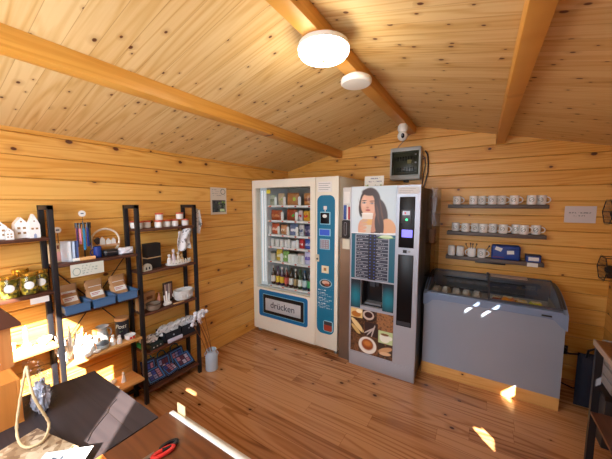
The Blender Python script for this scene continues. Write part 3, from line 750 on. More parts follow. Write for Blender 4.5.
# right column
MB().box(X(-.600), X(-.432), -.003, .001, 1.63, 1.685).build('instruction_strip', mat('pale_strip', srgb(208, 206, 206), .5), cm)
for k in range(3): MB().box(X(-.59), X(-.46 - .02 * k), -.0045, -.002, 1.67 - k * .014, 1.673 - k * .014).build('print_line', mat('grey_ink', (0, 0, 0)), cm)
up = MB().box(X(-.585), X(-.462), -.008, .001, 1.178, 1.605, bev=.003).build('control_panel', GLOSSBLACK, cm)
MB().box(X(-.568), X(-.484), -.016, -.007, 1.385, 1.50, bev=.004).build('coin_unit', CHAR, cm)
MB().box(X(-.556), X(-.498), -.020, -.015, 1.455, 1.488).build('coin_slot_plate', SILVER, cm)
MB().box(X(-.540), X(-.528), -.022, -.019, 1.462, 1.480).build('red_mark', RED, cm)
MB().cyl((X(-.522), -.021, 1.416), (X(-.522), -.016, 1.416), .010).build('green_light', GREENLED, cm)
MB().box(X(-.560), X(-.474), -.013, -.007, 1.268, 1.332, bev=.002).build('display', BLUESCR, cm)
MB().box(X(-.545), X(-.515), -.014, .001, 1.135, 1.16).build('key_lock', BLACK, cm)
MB().cyl((X(-.495), -.010, 1.148), (X(-.495), .001, 1.148), .009).build('round_lock', SILVER_DK, cm)
MB().box(X(-.585), X(-.460), -.008, .001, .492, 1.118, bev=.003).build('lower_panel', GLOSSBLACK, cm)
MB().box(X(-.578), X(-.467), -.010, -.006, .50, .535).build('panel_sill', CHAR, cm)
MB().box(X(-1.012), X(-.612), -.006, -.001, .568, .576).build('trim_bar', SILVER, cm)
for sx in (X(-.99), X(-.45)):
    MB().cyl((sx, .6, 0), (sx, .6, .02), .02).build('foot', BLACK, cm)
# card on top of the machine
def cardfn(U, V_):
    i = np.tile(np.array(srgb(226, 224, 214))[None, :], (len(U), 1))
    i = lay(i, scribble(U, V_, .27, .82, .80, .05, 1, 9) * .8, srgb(110, 108, 130)); i = lay(i, scribble(U, V_, .20, .92, .56, .045, 4, 10) * .75, srgb(120, 116, 140))
    rs = np.random.RandomState(4)
    for _ in range(34):
        x = rs.rand(); i = lay(i, ell(U, V_, x, rs.rand() * .16 + (.12 if x < .2 or x > .85 else 0), .04, .07, .4), srgb(*[(150, 160, 90), (196, 150, 90), (120, 140, 70), (220, 200, 130)][rs.randint(4)]))
    i = lay(i, ell(U, V_, .66, .16, .035, .07), srgb(120, 60, 40)); return lay(i, ell(U, V_, .58, .27, .02, .04), srgb(50, 50, 50))
tag(painting('greeting_card', PRINT, .185, .118, 70, 50, cardfn, None, (-.965, 2.58, 1.6905), (-.10, 0, 0)), 'small illustrated card with handwriting standing on top of the coffee machine', 'card')
# acrylic cup holder on its right side
ch = thing('cup_holder', 'clear acrylic holder with cup compartments on the right side of coffee machine', 'holder', (-.375, 2.72, .88))
mb = MB().box(-.046, .035, 0, .004, 0, .81).box(.031, .035, 0, .30, 0, .81).box(-.046, .031, .296, .30, 0, .81)
mb.build('clear_case', ACRYL, ch)
for z in (0, .3, .6): MB().box(-.046, .031, .004, .296, z, z + .004).build('clear_tray', ACRYL, ch)
for k, z in enumerate((.304, .604)):
    m = MB()
    for j in range(4): m.lathe([(.022, j * .018), (.030, j * .018 + .07), (.031, j * .018 + .072), (.029, j * .018 + .07), (.0215, j * .018 + .003)], 18)
    tag(m.build('paper_cups', mat('brown_cup', srgb(160, 120, 96), .6), loc=(-.382, 2.82, .8805 + z)), ('lower' if k == 0 else 'upper') + ' stack of brown paper cups inside the clear side holder', 'cups')

# ------------------------------------------------------------------ chest freezer on its wooden plinth
pl = MB().box(-.402, .558, 2.645, 3.15, 0, .105, bev=.003).build('freezer_plinth', W_PLINTH)
tag(pl, 'raw pine plinth board box under the silver chest freezer', 'plinth')
fz = thing('chest_freezer', 'silver blue chest freezer with sliding curved glass lids on a pine plinth', 'freezer', (.08, 2.63, .105))
FX0, FX1 = -.478, .478
SB = mat('blue_grey_rim', srgb(122, 140, 170), .35, var=.03); FS = mat('freezer_silver', srgb(158, 169, 187), .36, .3, var=.04, scale=6)
mb = MB().box(FX0, FX1, .012, .05, 0, .60).box(FX0, FX1, .47, .50, 0, .60).box(FX0, FX0 + .03, .05, .47, 0, .60).box(FX1 - .03, FX1, .05, .47, 0, .60).box(FX0, FX1, .05, .47, 0, .02)
mb.build('body', FS, fz, smooth=0)
mb = MB(); mb.box(FX0 + .03, FX1 - .03, .05, .47, .28, .30).box(FX0 + .031, FX0 + .035, .05, .47, .30, .64).box(FX1 - .035, FX1 - .031, .05, .47, .30, .64).box(FX0 + .03, FX1 - .03, .051, .055, .30, .60).box(FX0 + .03, FX1 - .03, .465, .469, .30, .70)
mb.build('inner_liner', mat('liner_grey2', srgb(170, 172, 176), .5), fz, smooth=0)
# wavy front skirt of the rim
pts = [(FX0 - .006, .56), (FX0 + .03, .56), (FX0 + .07, .60), (FX0 + .12, .606)] + [(FX0 + .12 + k * .0716, .606) for k in range(1, 10)] + [(FX1 - .12, .606), (FX1 - .07, .598), (FX1 - .03, .555), (FX1 + .006, .53), (FX1 + .006, .65), (FX0 - .006, .65)]
MB().prism(pts, 'y', -.018, .012).build('front_rim', SB, fz)
prof = [(-.014, .55), (-.014, .648), (.03, .675), (.12, .712), (.24, .744), (.36, .76), (.47, .764), (.51, .755), (.51, .60), (.012, .595)]
for x0, x1 in ((FX0 - .006, FX0 + .022), (FX1 - .022, FX1 + .006)):
    MB().prism(prof, 'x', x0, x1).build('side_cheek', SB, fz)
    MB().prism([(a, b + .003) for a, b in prof[2:7]] + [(a, b - .002) for a, b in prof[6:1:-1]], 'x', x0 + .006, x1 - .006).build('cheek_seal', CHAR, fz)
MB().box(FX0 + .02, FX1 - .02, .455, .51, .60, .775, bev=.006).build('back_rim', mat('dark_rim', srgb(70, 76, 90), .4), fz)
MB().box(FX0 + .022, FX1 - .022, -.016, .05, .645, .664, bev=.004).build('front_ledge', SB, fz)
glassline = [(.0, .664), (.03, .680), (.12, .717), (.24, .749), (.36, .765), (.46, .769)]
def lid(x0, x1, dz, nm):
    m = MB()
    m.prism([(a, b + dz) for a, b in glassline] + [(a, b + dz + .004) for a, b in glassline[::-1]], 'x', x0, x1)
    g = m.build('glass_lid', GLASS, fz)
    fr = MB(); w = .012
    for a in (x0, x1 - w): fr.prism([(p, q + dz - .002) for p, q in glassline] + [(p, q + dz + .008) for p, q in glassline[::-1]], 'x', a, a + w)
    fr.box(x0, x1, .448, .462, .766 + dz, .778 + dz).box(x0, x1, -.002, .012, .660 + dz, .674 + dz)
    fr.build('lid_frame', mat('lid_frame', srgb(66, 70, 82), .4), g)
    return g
lid(FX0 + .024, .012, 0, 'a'); lid(-.002, FX1 - .024, .010, 'b')
MB().box(-.012, .012, .42, .46, .782, .80, bev=.003).build('lid_handle', BLACK, fz)
MB().box(FX1 - .145, FX1 - .085, -.0225, -.0175, .617, .630, bev=.002).build('badge', BLACK, fz)
MB().box(FX0 + .10, FX1 - .20, .40, .45, .63, .72).build('dark_divider', mat('dark_insert', srgb(34, 36, 44), .5), fz)
tag(painting('paper_sheet', PRINT, .27, .085, 20, 8, lambda U, V_: lay(np.tile(np.array(srgb(196, 176, 170))[None, :], (len(U), 1)), scribble(U, V_, .1, .9, .5, .1, 2, 10) * .3, srgb(130, 110, 120)), None, (.10, 3.02, .8848), (-PI / 2 + .12, 0, 0)),
    'pinkish paper sheet lying on the rear edge of the right freezer lid', 'paper')
# frozen packs inside
rs = random.Random(3)
for i in range(10):
    w_ = .075; x = -.33 + (i % 5) * .083; y = 2.74 + (i // 5) * .16
    t = thing('frozen_pack', 'pale frosted frozen pack, %s, under the left freezer glass' % ('%s in the %s row' % (('first', 'second', 'third', 'fourth', 'fifth')[i % 5], 'front' if i < 5 else 'rear')), 'frozen food', (x, y, .405), rs.uniform(-.2, .2), 'frozen packs on the left of the freezer')
    MB().pillow(.078, .35, .14, 8, 8, 5, amp=.02, seed=i, M=Matrix.Rotation(-PI / 2, 4, 'X') @ Matrix.Translation((0, -.175, -.07))).build('wrapper', mat('frost', srgb(176, 172, 168), .6, var=.25, scale=25), t)
    MB().box(-.022, .022, -.02, .02, .3505, .353).build('pale_label', mat('frost_label', srgb(200, 200, 204), .6), t)
cols = [(214, 160, 40), (200, 130, 30), (226, 190, 60), (150, 60, 40), (196, 206, 60), (180, 120, 40), (206, 170, 60)]
nm = ['amber', 'ochre', 'bright yellow', 'dark red', 'lime yellow', 'brown gold', 'pale gold']
for i, (x, y, r) in enumerate(((.13, 2.73, .2), (.22, 2.80, -.3), (.31, 2.73, .1), (.15, 2.90, -.2), (.40, 2.75, .3), (.28, 2.90, .15), (.42, 2.90, -.1))):
    t = thing('ice_cream_pack', '%s ice cream pack lying under the right freezer glass' % nm[i], 'frozen food', (x, y, .405 + (.04 if i in (1, 2, 4) else 0)), r)
    MB().pillow(.10, .33, .15, 8, 8, 5, amp=.02, seed=i + 20, M=Matrix.Rotation(-PI / 2, 4, 'X') @ Matrix.Translation((0, -.165, -.075))).build('wrapper', mat('ice_%d' % i, srgb(*cols[i]), .35, var=.35, scale=30), t)
    MB().box(-.03, .03, -.02, .02, .3305, .333).build('white_print', mat('ice_label', srgb(222, 214, 190), .5), t)

# ------------------------------------------------------------------ wall shelves with mugs
def wshelf(z, x0, x1, label):
    t = tag(MB().box(x0, x1, 3.075, 3.199, z - .034, z, bev=.003).build('wall_shelf', W_WSHELF), label, 'shelf')
    return t
wshelf(1.540, -.283, .482, 'topmost dark grey floating shelf of the three above the freezer')
wshelf(1.277, -.283, .480, 'middle dark grey floating shelf of the three above the freezer')
wshelf(1.036, -.283, .478, 'lowest dark grey floating shelf of the three above the freezer')
BAND = mat('mug_ink', srgb(40, 84, 74), .5)
def make_mug():
    t = thing('mug', 'x', 'mug')
    MB().lathe([(0, 0), (.030, 0), (.034, .004), (.035, .012), (.035, .078), (.0345, .081), (.033, .080), (.032, .012), (.028, .006), (0, .006)], 28).build('mug_body', CERAMIC, t)
    MB().tube([(.033 + .028 * math.sin(a), 0, .042 + .025 * math.cos(a)) for a in [PI * k / 10 for k in range(11)]], .0048, 8).build('handle', CERAMIC, t)
    m = MB(); n = 26; R = .0354
    def P(u, v): return (R * math.sin(u / R), -R * math.cos(u / R), .042 + v)
    def ringband(rx, ry, w):
        for k in range(n):
            a = 2 * PI * k / n; b = 2 * PI * (k + 1) / n
            m.b.faces.new([m.b.verts.new(P(*q)) for q in ((rx * math.cos(a), ry * math.sin(a)), (rx * math.cos(b), ry * math.sin(b)), ((rx - w) * math.cos(b), (ry - w) * math.sin(b)), ((rx - w) * math.cos(a), (ry - w) * math.sin(a)))])
    ringband(.018, .020, .0032)
    for k in range(6):   # curved mark inside the ring
        a = -.011 + k * .0037; s_ = lambda q: .006 * math.sin(q * 260)
        m.b.faces.new([m.b.verts.new(P(*q)) for q in ((a, s_(a) + .002), (a + .0037, s_(a + .0037) + .002), (a + .0037, s_(a + .0037) - .0025), (a, s_(a) - .0025))])
    m.build('logo', BAND, t)
    return t
mug0 = make_mug(); used = False
def mug(x, y, z, rz, label, group):
    global used
    if not used:
        used = True; mug0.location = (x, y, z); mug0.rotation_euler = (0, 0, rz); mug0['label'] = label; mug0['group'] = group; return mug0
    return copy_tree(mug0, (x, y, z), rz, label, group)
ordn = ['first', 'second', 'third', 'fourth', 'fifth', 'sixth', 'seventh', 'eighth', 'ninth']
g = 'white mugs on the topmost wall shelf'
for i, (x, y) in enumerate(((-.208, 3.11), (-.070, 3.11), (-.002, 3.155), (.080, 3.11), (.152, 3.155), (.243, 3.11), (.366, 3.11), (.436, 3.155))):
    mug(x, y, 1.540, -.15 - .1 * (i % 2), 'white mug with green round logo, %s from the left on the topmost wall shelf' % ordn[i], g)
g = 'white mugs on the middle wall shelf'
for i, (x, y) in enumerate(((-.212, 3.155), (-.124, 3.11), (-.045, 3.158), (.022, 3.11), (.098, 3.158), (.176, 3.108), (.275, 3.158), (.325, 3.105), (.415, 3.155))):
    mug(x, y, 1.277, -.15 - .1 * (i % 2), 'white mug with green round logo, %s from the left on the middle wall shelf' % ordn[i], g)
for i, (x, nmx) in enumerate(((-.236, 'leftmost'), (-.160, 'second')) ):
    t = thing('canister', 'plain white handleless canister, %s on the lowest wall shelf' % nmx, 'canister', (x, 3.12, 1.036), 0, 'plain white canisters')
    MB().lathe([(0, 0), (.029, 0), (.033, .006), (.033, .078), (.030, .084), (0, .084)], 28).build('canister_body', MATTEWHITE, t)
    MB().lathe([(0, .083), (.031, .083), (.032, .090), (.026, .096), (0, .097)], 28).build('lid', MATTEWHITE, t)
mug(-.062, 3.13, 1.036, PI + .5, 'white mug holding dark spoons on the lowest wall shelf', 'white mugs holding spoons on the lowest wall shelf')
mug(.020, 3.115, 1.036, -.2, 'white mug with one stirring stick beside the blue bag', 'white mugs holding spoons on the lowest wall shelf')
for k, (x, y, dx, dy) in enumerate(((-.07, 3.12, -.04, 0), (-.06, 3.125, .005, .01), (-.055, 3.14, .03, .012), (-.065, 3.14, -.01, .02))):
    sp = MB().cyl((x, y, 1.045), (x + dx, y + dy, 1.15), .0022, n=8).blob((x + dx * 1.05, y + dy, 1.155), (.006, .004, .010), sub=2).build('spoon', BLACK)
    tag(sp, 'dark spoon, %s in the left spoon mug on the lowest shelf' % ordn[k], 'spoon', 'dark spoons in the mug')
tag(MB().cyl((.025, 3.12, 1.045), (.075, 3.10, 1.145), .003, n=8).blob((.078, 3.099, 1.15), (.008, .004, .010), sub=2).build('stirrer', CHAR), 'dark stirrer leaning out of the mug beside the blue bag', 'spoon')
# blue bag and small box
BLUEB = mat('blue_fabric', srgb(22, 60, 140), .5, var=.15)
t = thing('storage_bag', 'blue zip bag with two white tags on the lowest wall shelf', 'bag', (.205, 3.13, 1.036))
MB().box(-.108, .108, -.045, .055, 0, .132, bev=.016, seg=3).build('bag_body', BLUEB, t)
MB().box(-.109, .109, -.046, .056, .098, .104, bev=.002).build('zip', mat('navy_zip', srgb(12, 30, 80), .5), t)
for x, z, r in ((-.055, .098, .35), (.035, .072, -.08)):
    MB().box(-.026, .026, -.002, 0, -.016, .016, M=Matrix.Rotation(r, 4, 'Y')).build('tag', PAPER, t, loc=(x, -.046, z))
MB().box(-.095, -.01, -.047, -.045, .018, .026).build('red_stripe', mat('dark_red', srgb(120, 60, 90), .5), t)
t = thing('small_box', 'small blue lidded box with white label at the right end of lowest wall shelf', 'box', (.405, 3.11, 1.036))
MB().box(-.052, .052, -.03, .06, 0, .060, bev=.010).build('box_body', BLUEB, t)
MB().box(-.054, .054, -.031, .062, .050, .064, bev=.006).build('box_lid', mat('navy_zip', (0, 0, 0)), t)
MB().box(-.036, .036, -.0325, -.030, .014, .046).build('white_label', PAPER, t)
tag(MB().box(.362, .436, 3.071, 3.0745, .998, 1.032).build('price_card', PAPER), 'white price card on the right front edge of the lowest wall shelf', 'card')
tag(MB().box(-.03, .21, 3.09, 3.15, .985, 1.0015, bev=.003).build('under_shelf_strip', BLACK), 'black strip fixed under the lowest wall shelf', 'strip')

# notices on the walls
def noticefn(U, V_):
    i = np.tile(np.array(srgb(214, 206, 206))[None, :], (len(U), 1))
    i = lay(i, scribble(U, V_, .14, .84, .60, .035, 2, 11) * .75, srgb(96, 112, 106)); return lay(i, scribble(U, V_, .31, .66, .43, .035, 6, 11) * .75, srgb(96, 112, 106))
tag(painting('wall_notice', PRINT, .195, .140, 80, 40, noticefn, None, (.602, 3.197, 1.388), (0, 0, 0), .0012), 'white landscape paper notice with two text lines right of the mug shelves', 'notice')
def posterfn(U, V_):
    i = np.tile(np.array(srgb(216, 206, 190))[None, :], (len(U), 1))
    r = np.sqrt(((U - .78) / .16) ** 2 + ((V_ - .85) / .11) ** 2); i = lay(i, ((r < 1) & (r > .75)).astype(float), srgb(120, 130, 120))
    for k in range(4): i = lay(i, scribble(U, V_, .1, .55 if k < 3 else .95, .92 - k * .07, .012, k, 9) * .6, srgb(120, 116, 110))
    i = lay(i, rect(U, V_, .10, .92, .08, .53), srgb(60, 62, 66))
    rs = np.random.RandomState(2)
    for _ in range(60):
        x, y = .1 + rs.rand() * .82, .08 + rs.rand() * .45
        c = [(90, 96, 96), (40, 44, 48), (130, 170, 80), (120, 124, 120)][rs.randint(4)] if x > .5 else [(80, 84, 90), (34, 36, 42), (60, 70, 60)][rs.randint(3)]
        i = lay(i, ell(U, V_, x, y, .05, .04, .5) * rect(U, V_, .10, .92, .08, .53), srgb(*c))
    i = lay(i, rect(U, V_, .56, .86, .11, .20), srgb(200, 226, 180)); return i
# sheet lies on the left wall, facing +x
tag(painting('wall_poster', PRINT, .205, .275, 60, 80, posterfn, None, (-2.3085, 1.865, 1.438), (0, 0, PI / 2), .001), 'portrait leaflet with dark photo pinned to the left wall beside the racks', 'poster')

# ------------------------------------------------------------------ wire hexagon wall baskets, right
def basket(z, label):
    t = thing('wire_basket', label, 'basket', (.872, 3.03, z), 0, 'hexagonal wire baskets on the right wall')
    m = MB(); R = .115
    hexp = [(R * math.cos(a), R * .85 * math.sin(a)) for a in [PI / 3 * k for k in range(6)]]
    for x in (-.055, .037):
        for k in range(6):
            (a, b), (c, d) = hexp[k], hexp[(k + 1) % 6]; m.cyl((x, a, b + .1), (x, c, d + .1), .003, n=8)
    for a, b in hexp: m.cyl((-.055, a, b + .1), (.037, a, b + .1), .003, n=8)
    m.build('wire_frame', BLACK_METAL, t)
    m = MB()
    for k in range(-4, 5):
        u = k * .024; hh = (.0985 if abs(u) < R / 2 else max(.0, (R - abs(u)) * 1.7))
        m.cyl((-.055, u, .1 - hh), (-.055, u, .1 + hh), .0012, n=6)
        for zz in (.06, -.06, 0): pass
    for zz in (.04, .07, .10, .13, .16):
        e = R - abs(zz - .1) / 1.7; m.cyl((-.055, -e, zz), (-.055, e, zz), .0012, n=6)
    m.build('mesh_wires', BLACK_METAL, t)
    m = MB().blob((-.01, .02, .085), (.03, .035, .03), .3, sub=2, seed=3).blob((-.02, -.04, .05), (.02, .03, .02), .3, sub=2, seed=5)
    m.build('dark_ornament', mat('dark_brown_cone', srgb(50, 34, 26), .7), t)
    return t
b1 = basket(1.385, 'upper hexagonal black wire basket at the right edge'); b2 = basket(.95, 'lower hexagonal black wire basket at the right edge')

# ------------------------------------------------------------------ side table, right
st = thing('side_table', 'dark metal side table with wooden top along the right wall', 'table', (.745, 1.925, 0))
MB().box(-.152, .03, -.275, .275, .735, .765, bev=.003).build('table_top', W_TABLE, st)
MB().box(-.158, -.152, -.275, .275, .735, .767).build('pale_edge', mat('pale_edge', srgb(176, 156, 140), .5), st)
for sx in (-.135, .013):
    for sy in (-.255, .255): MB().box(sx - .016, sx + .016, sy - .014, sy + .014, 0, .735).build('leg', BLACK_METAL, st)
MB().box(-.15, .03, -.245, .245, .33, .345).build('lower_shelf', W_SHELF, st)
t = thing('dark_box', 'dark floor box under the white slatted crate in the right corner', 'box', (.80, 2.49, 0))
MB().box(-.085, .09, -.11, .11, 0, .34, bev=.006).build('box_body', CHAR, t)
MB().box(-.09, .095, -.115, .115, .32, .352, bev=.004).build('box_lid', BLACK, t)
t = thing('storage_crate', 'white slatted crate on a dark box behind the side table', 'crate', (.83, 2.49, .3525))
MB().box(-.085, .08, -.11, .11, 0, .012).box(-.085, .08, -.11, -.10, 0, .28).box(-.085, .08, .10, .11, 0, .28).box(.07, .08, -.11, .11, 0, .28).build('crate_shell', mat('crate_white', srgb(165, 166, 172), .6), t)
for k in range(4): MB().box(-.095, -.085, -.11, .11, .01 + k * .07, .068 + k * .07, bev=.002).build('slat', MATS['crate_white'], t)
t = tag(MB().box(.64, .76, 1.72, 1.9, .7655, .79, bev=.004).build('paper_stack', mat('cream_stack', srgb(216, 180, 140), .7)), 'low stack of cream papers on the side table', 'papers')
t = thing('black_bag', 'black soft bag on the floor in the dark right corner behind the side table', 'bag', (.77, 2.82, 0))
MB().pillow(.19, .16, .42, 12, 12, 4, amp=.03, seed=4).build('bag_body', NAVY, t)
MB().tube([(-.05, -.02, .40), (-.045, -.03, .46), (0, -.03, .49), (.045, -.03, .46), (.05, -.02, .40)], .008).build('bag_handle', BLACK, t)
t = thing('wall_socket', 'black plug in a low wall socket beside the freezer', 'socket', (.66, 3.197, .27))
MB().cyl((0, 0, 0), (0, -.03, 0), .034).build('plug', BLACK, t); MB().box(-.04, .04, -.008, .002, -.04, .04, bev=.004).build('socket_plate', CHAR, t)
MB().tube([(0, -.03, 0), (.04, -.055, -.008), (.10, -.075, .015), (.16, -.075, .03), (.22, -.055, .02)], .008).build('power_cord', BLACK, t)
tag(MB().tube([(.60, 3.17, .006), (.66, 3.1, .006), (.72, 3.06, .006), (.80, 3.1, .006), (.88, 3.16, .006)], .006).build('floor_cord', BLACK), 'black cord lying on the floor in the right corner', 'cable')
#PART2
# ------------------------------------------------------------------ display rack along the left wall
RX0, RX1 = -2.296, -2.112
rk = thing('display_rack', 'long black steel rack with dark wooden shelves along the left wall', 'rack', (-2.2, .815, 0))
def L(y): return y - .815
def RXl(x): return x + 2.2
PW = .027
FY = (.085, .575, 1.055, 1.535)
for y in FY:
    m = MB()
    for x in (RX0 + PW / 2, RX1 - PW / 2): m.box(RXl(x) - PW / 2, RXl(x) + PW / 2, L(y) - PW / 2, L(y) + PW / 2, 0, 1.54, bev=.002)
    m.box(RXl(RX0), RXl(RX1), L(y) - PW / 2, L(y) + PW / 2, 1.513, 1.54, bev=.002)
    m.build('upright_frame', BLACK_METAL, rk)
BAYS = {0: (FY[0], FY[1]), 1: (FY[1], FY[2]), 2: (FY[2], FY[3])}
SH = {0: (1.355, 1.035, .705), 1: (1.185, .872, .552, .225), 2: (1.360, 1.035, .715, .405, .100)}
for b, (y0, y1) in BAYS.items():
    for z in SH[b]:
        mm = W_LIGHT if (b, z) in ((0, .705), (1, .552), (1, .225)) else W_SHELF
        s_ = MB().box(RXl(RX0), RXl(RX1), L(y0) + PW / 2, L(y1) - PW / 2, z - .018, z, bev=.002).build('shelf', mm, rk)
        if mm is W_LIGHT: s_['label'] = 'light wooden shelf board'
m = MB()
ya, yb = FY[1] + .01, FY[2] - .01
m.cyl((RXl(RX0 + .006), L(ya), .56), (RXl(RX0 + .006), L(yb), 1.16), .0035, n=8).cyl((RXl(RX0 + .012), L(yb), .56), (RXl(RX0 + .012), L(ya), 1.16), .0035, n=8)
m.build('cross_brace', BLACK_METAL, rk)
m = MB()
for b, (y0, y1) in BAYS.items(): m.box(RXl(RX0), RXl(RX0) + .02, L(y0) + PW / 2, L(y1) - PW / 2, .045, .065)
m.build('bottom_rail', BLACK_METAL, rk)

# ---- little white houses
def house(x, y, z, w, d, hw, hr, label, wins=2, rz=0, door=False):
    t = thing('ceramic_house', label, 'house figurine', (x, y, z), rz, 'white ceramic houses')
    m = MB().prism([(-w / 2, 0), (w / 2, 0), (w / 2, hw), (0, hr), (-w / 2, hw)], 'x', -d / 2, d / 2)
    m.build('house_body', CERAMIC, t)
    DK = mat('window_shadow', srgb(150, 112, 70), .8)
    for i in range(2):
        for j in range(wins):
            yy = (-.2 + .4 * i) * w; zz = hw * (.35 + .35 * j)
            if door and j == 0: continue
            MB().box(d / 2 - .002, d / 2 + .0012, yy - w * .11, yy + w * .11, zz - w * .09, zz + w * .13).build('window', DK, t)
    if door: MB().prism([(-w * .13, 0), (w * .13, 0), (w * .13, hw * .25), (0, hw * .36), (-w * .13, hw * .25)], 'x', d / 2 - .002, d / 2 + .0012).build('doorway', mat('doorway_grey', srgb(150, 160, 190), .8), t)
    MB().blob((d / 2, 0, hw + (hr - hw) * .35), (.0015, w * .09, w * .09), sub=2).build('heart_hole', DK, t)
    return t
Z = 1.355
house(-2.22, .385, Z, .052, .05, .068, .098, 'white ceramic house cut by the left edge of the picture')
house(-2.165, .410, Z, .032, .04, .042, .062, 'smallest white ceramic house on the top shelf', rz=-.1)
house(-2.215, .465, Z, .056, .06, .080, .118, 'broad white ceramic house with heart hole in its gable')
house(-2.165, .508, Z, .046, .055, .075, .135, 'tallest slim white ceramic house beside the black upright', door=True)
# ---- preserve jars
JARG = clear('jar_pane', (.95, .97, .93))
def filling(name, a, b, c):
    t = NT(name); tc = t.n('ShaderNodeTexCoord'); v = t.n('ShaderNodeTexVoronoi'); v.inputs['Scale'].default_value = 70; t.l(tc.outputs['Object'], v.inputs['Vector'])
    sx = t.n('ShaderNodeSeparateXYZ'); t.l(v.outputs['Color'], sx.inputs[0])
    r = t.n('ShaderNodeValToRGB'); e = r.color_ramp.elements; e[0].color = (*a, 1); e[1].color = (*c, 1); e[1].position = .9; mm = e.new(.5); mm.color = (*b, 1)
    t.l(sx.outputs[0], r.inputs[0]); t.l(r.outputs[0], t.b.inputs['Base Color']); t.b.inputs['Roughness'].default_value = .4; MATS[name] = t.m; return t.m
FILL = filling('green_gold_filling', srgb(40, 46, 14), srgb(120, 104, 24), srgb(206, 178, 60))
def jar(x, y, z, label, r=.038, h=.125, face=.0):
    t = thing('preserve_jar', label, 'jar', (x, y, z), face, 'gold-lidded preserve jars')
    MB().lathe([(0, 0), (r * .95, 0), (r, .005), (r, h * .78), (r * .9, h * .85), (r * .9, h * .9)], 28).build('glass', JARG, t)
    MB().lathe([(0, .004), (r * .92, .004), (r * .93, h * .76), (r * .8, h * .8), (0, h * .8)], 24).build('filling', FILL, t)
    MB().lathe([(0, h * .86), (r * .98, h * .86), (r, h * .88), (r, h * .98), (r * .94, h), (0, h)], 28).build('gold_lid', GOLD, t)
    m = MB(); n = 20; vs = []; R = r + .0012; c = m.b.verts.new((R, 0, h * .45))
    ring = [m.b.verts.new((R * math.cos(.022 * math.cos(2 * PI * k / n) / R), R * math.sin(.022 * math.cos(2 * PI * k / n) / R), h * .45 + .022 * math.sin(2 * PI * k / n))) for k in range(n)]
    for k in range(n): m.b.faces.new((c, ring[k], ring[(k + 1) % n]))
    m.build('round_label', PAPER, t)
    return t
jar(-2.165, .392, 1.035, 'gold-lidded jar with round white label, leftmost on the jar shelf', face=-.25)
jar(-2.170, .472, 1.035, 'gold-lidded jar with round white label, middle of the front three', face=-.25)
jar(-2.195, .530, 1.035, 'gold-lidded jar with round white label beside the black upright', .032, face=-.3)
jar(-2.235, .452, 1.035, 'gold-lidded jar half hidden behind the middle jar', .036, .14)
tag(MB().box(-2.108, -2.106, .455, .535, .985, 1.018).build('price_card', PAPER), 'white price card on the front edge of the jar shelf', 'card')
# ---- candle plank
t = thing('candle_holder', 'white chamber candle holder with white candle on the light wooden shelf', 'candle', (-2.19, .440, .705))
MB().lathe([(0, 0), (.040, 0), (.046, .010), (.044, .012), (.022, .010), (.018, .035), (.013, .038), (.013, .030), (0, .030)], 28).build('saucer', CERAMIC, t)
MB().lathe([(0, .03), (.0105, .03), (.0105, .125), (.006, .131), (0, .132)], 18).build('candle', mat('wax', srgb(240, 236, 226), .5), t)
MB().cyl((0, 0, .130), (.003, 0, .146), .0018, n=8).build('wick', PAPER, t)
tag(MB().blob((-2.165, .488, .716), (.013, .030, .011), .15, sub=3, seed=2).build('white_pebble', CERAMIC), 'elongated white pebble beside the candle holder', 'pebble')
t = tag(MB().lathe([(0, 0), (.022, 0), (.034, .012), (.036, .026), (.033, .026), (.030, .012), (0, .006)], 24, Matrix.Translation((-2.225, .530, .705))).build('white_dish', CERAMIC), 'small white bowl near the black upright on the candle shelf', 'bowl')
t = tag(MB().lathe([(0, 0), (.03, 0), (.035, .04), (.02, .05), (0, .052)], 20, Matrix.Translation((-2.245, .375, .705))).build('white_tealight_house', CERAMIC), 'white lump-shaped tealight holder behind the candle', 'holder')

# ---- bay one, upper shelf (z 1.185)
Z = 1.185
def sign(x, y, z, h, r, label):
    t = thing('round_sign', label, 'sign', (x, y, z))
    MB().lathe([(0, 0), (.016, 0), (.016, .006), (0, .006)], 16).cyl((0, 0, .005), (0, 0, h - r), .002, n=8).build('stick', BLACK, t)
    MB().cyl((-.0015, 0, h), (.0015, 0, h), r, n=24).build('disc', PAPER, t)
    MB().box(.0016, .0026, -r * .45, r * .45, h - .004, h + .004).build('sign_print', DARKTEXT, t)
    return t
sign(-2.235, .634, Z, .200, .019, 'round white price disc on a stick behind the pouch cards')
t = thing('display_card', 'white framed letter card with pink heart lower half', 'card', (-2.21, .615, Z), .25)
MB().box(-.004, .004, -.045, .045, 0, .12, bev=.002).build('card_board', mat('beige_card', srgb(216, 190, 150), .7), t)
MB().blob((.005, .01, .038), (.003, .036, .030), sub=3).build('pink_heart', mat('pink', srgb(226, 168, 160), .6), t)
for k in range(4): MB().box(.003, .006, -.036 + k * .018, -.026 + k * .018, .085, .108).build('letter', mat('brown_letter', srgb(120, 64, 40), .6), t)
for i, (y, c, w) in enumerate(((.652, (214, 220, 226), .018), (.672, (170, 184, 206), .012), (.690, (60, 74, 116), .010))):
    t = tag(MB().pillow(.07, w, .13, 8, 10, 5, seed=i, M=Matrix.Rotation(.5, 4, 'Z')).build('fabric_pouch', mat('pouch_%d' % i, srgb(*c), .8, var=.1), loc=(-2.185, y, Z)),
            ('white', 'pale blue', 'navy striped')[i] + ' upright fabric pouch behind the black upright', 'pouch')
t = thing('keychain_stand', 'black stand hung with pink, purple and blue key straps', 'stand', (-2.2, .755, Z))
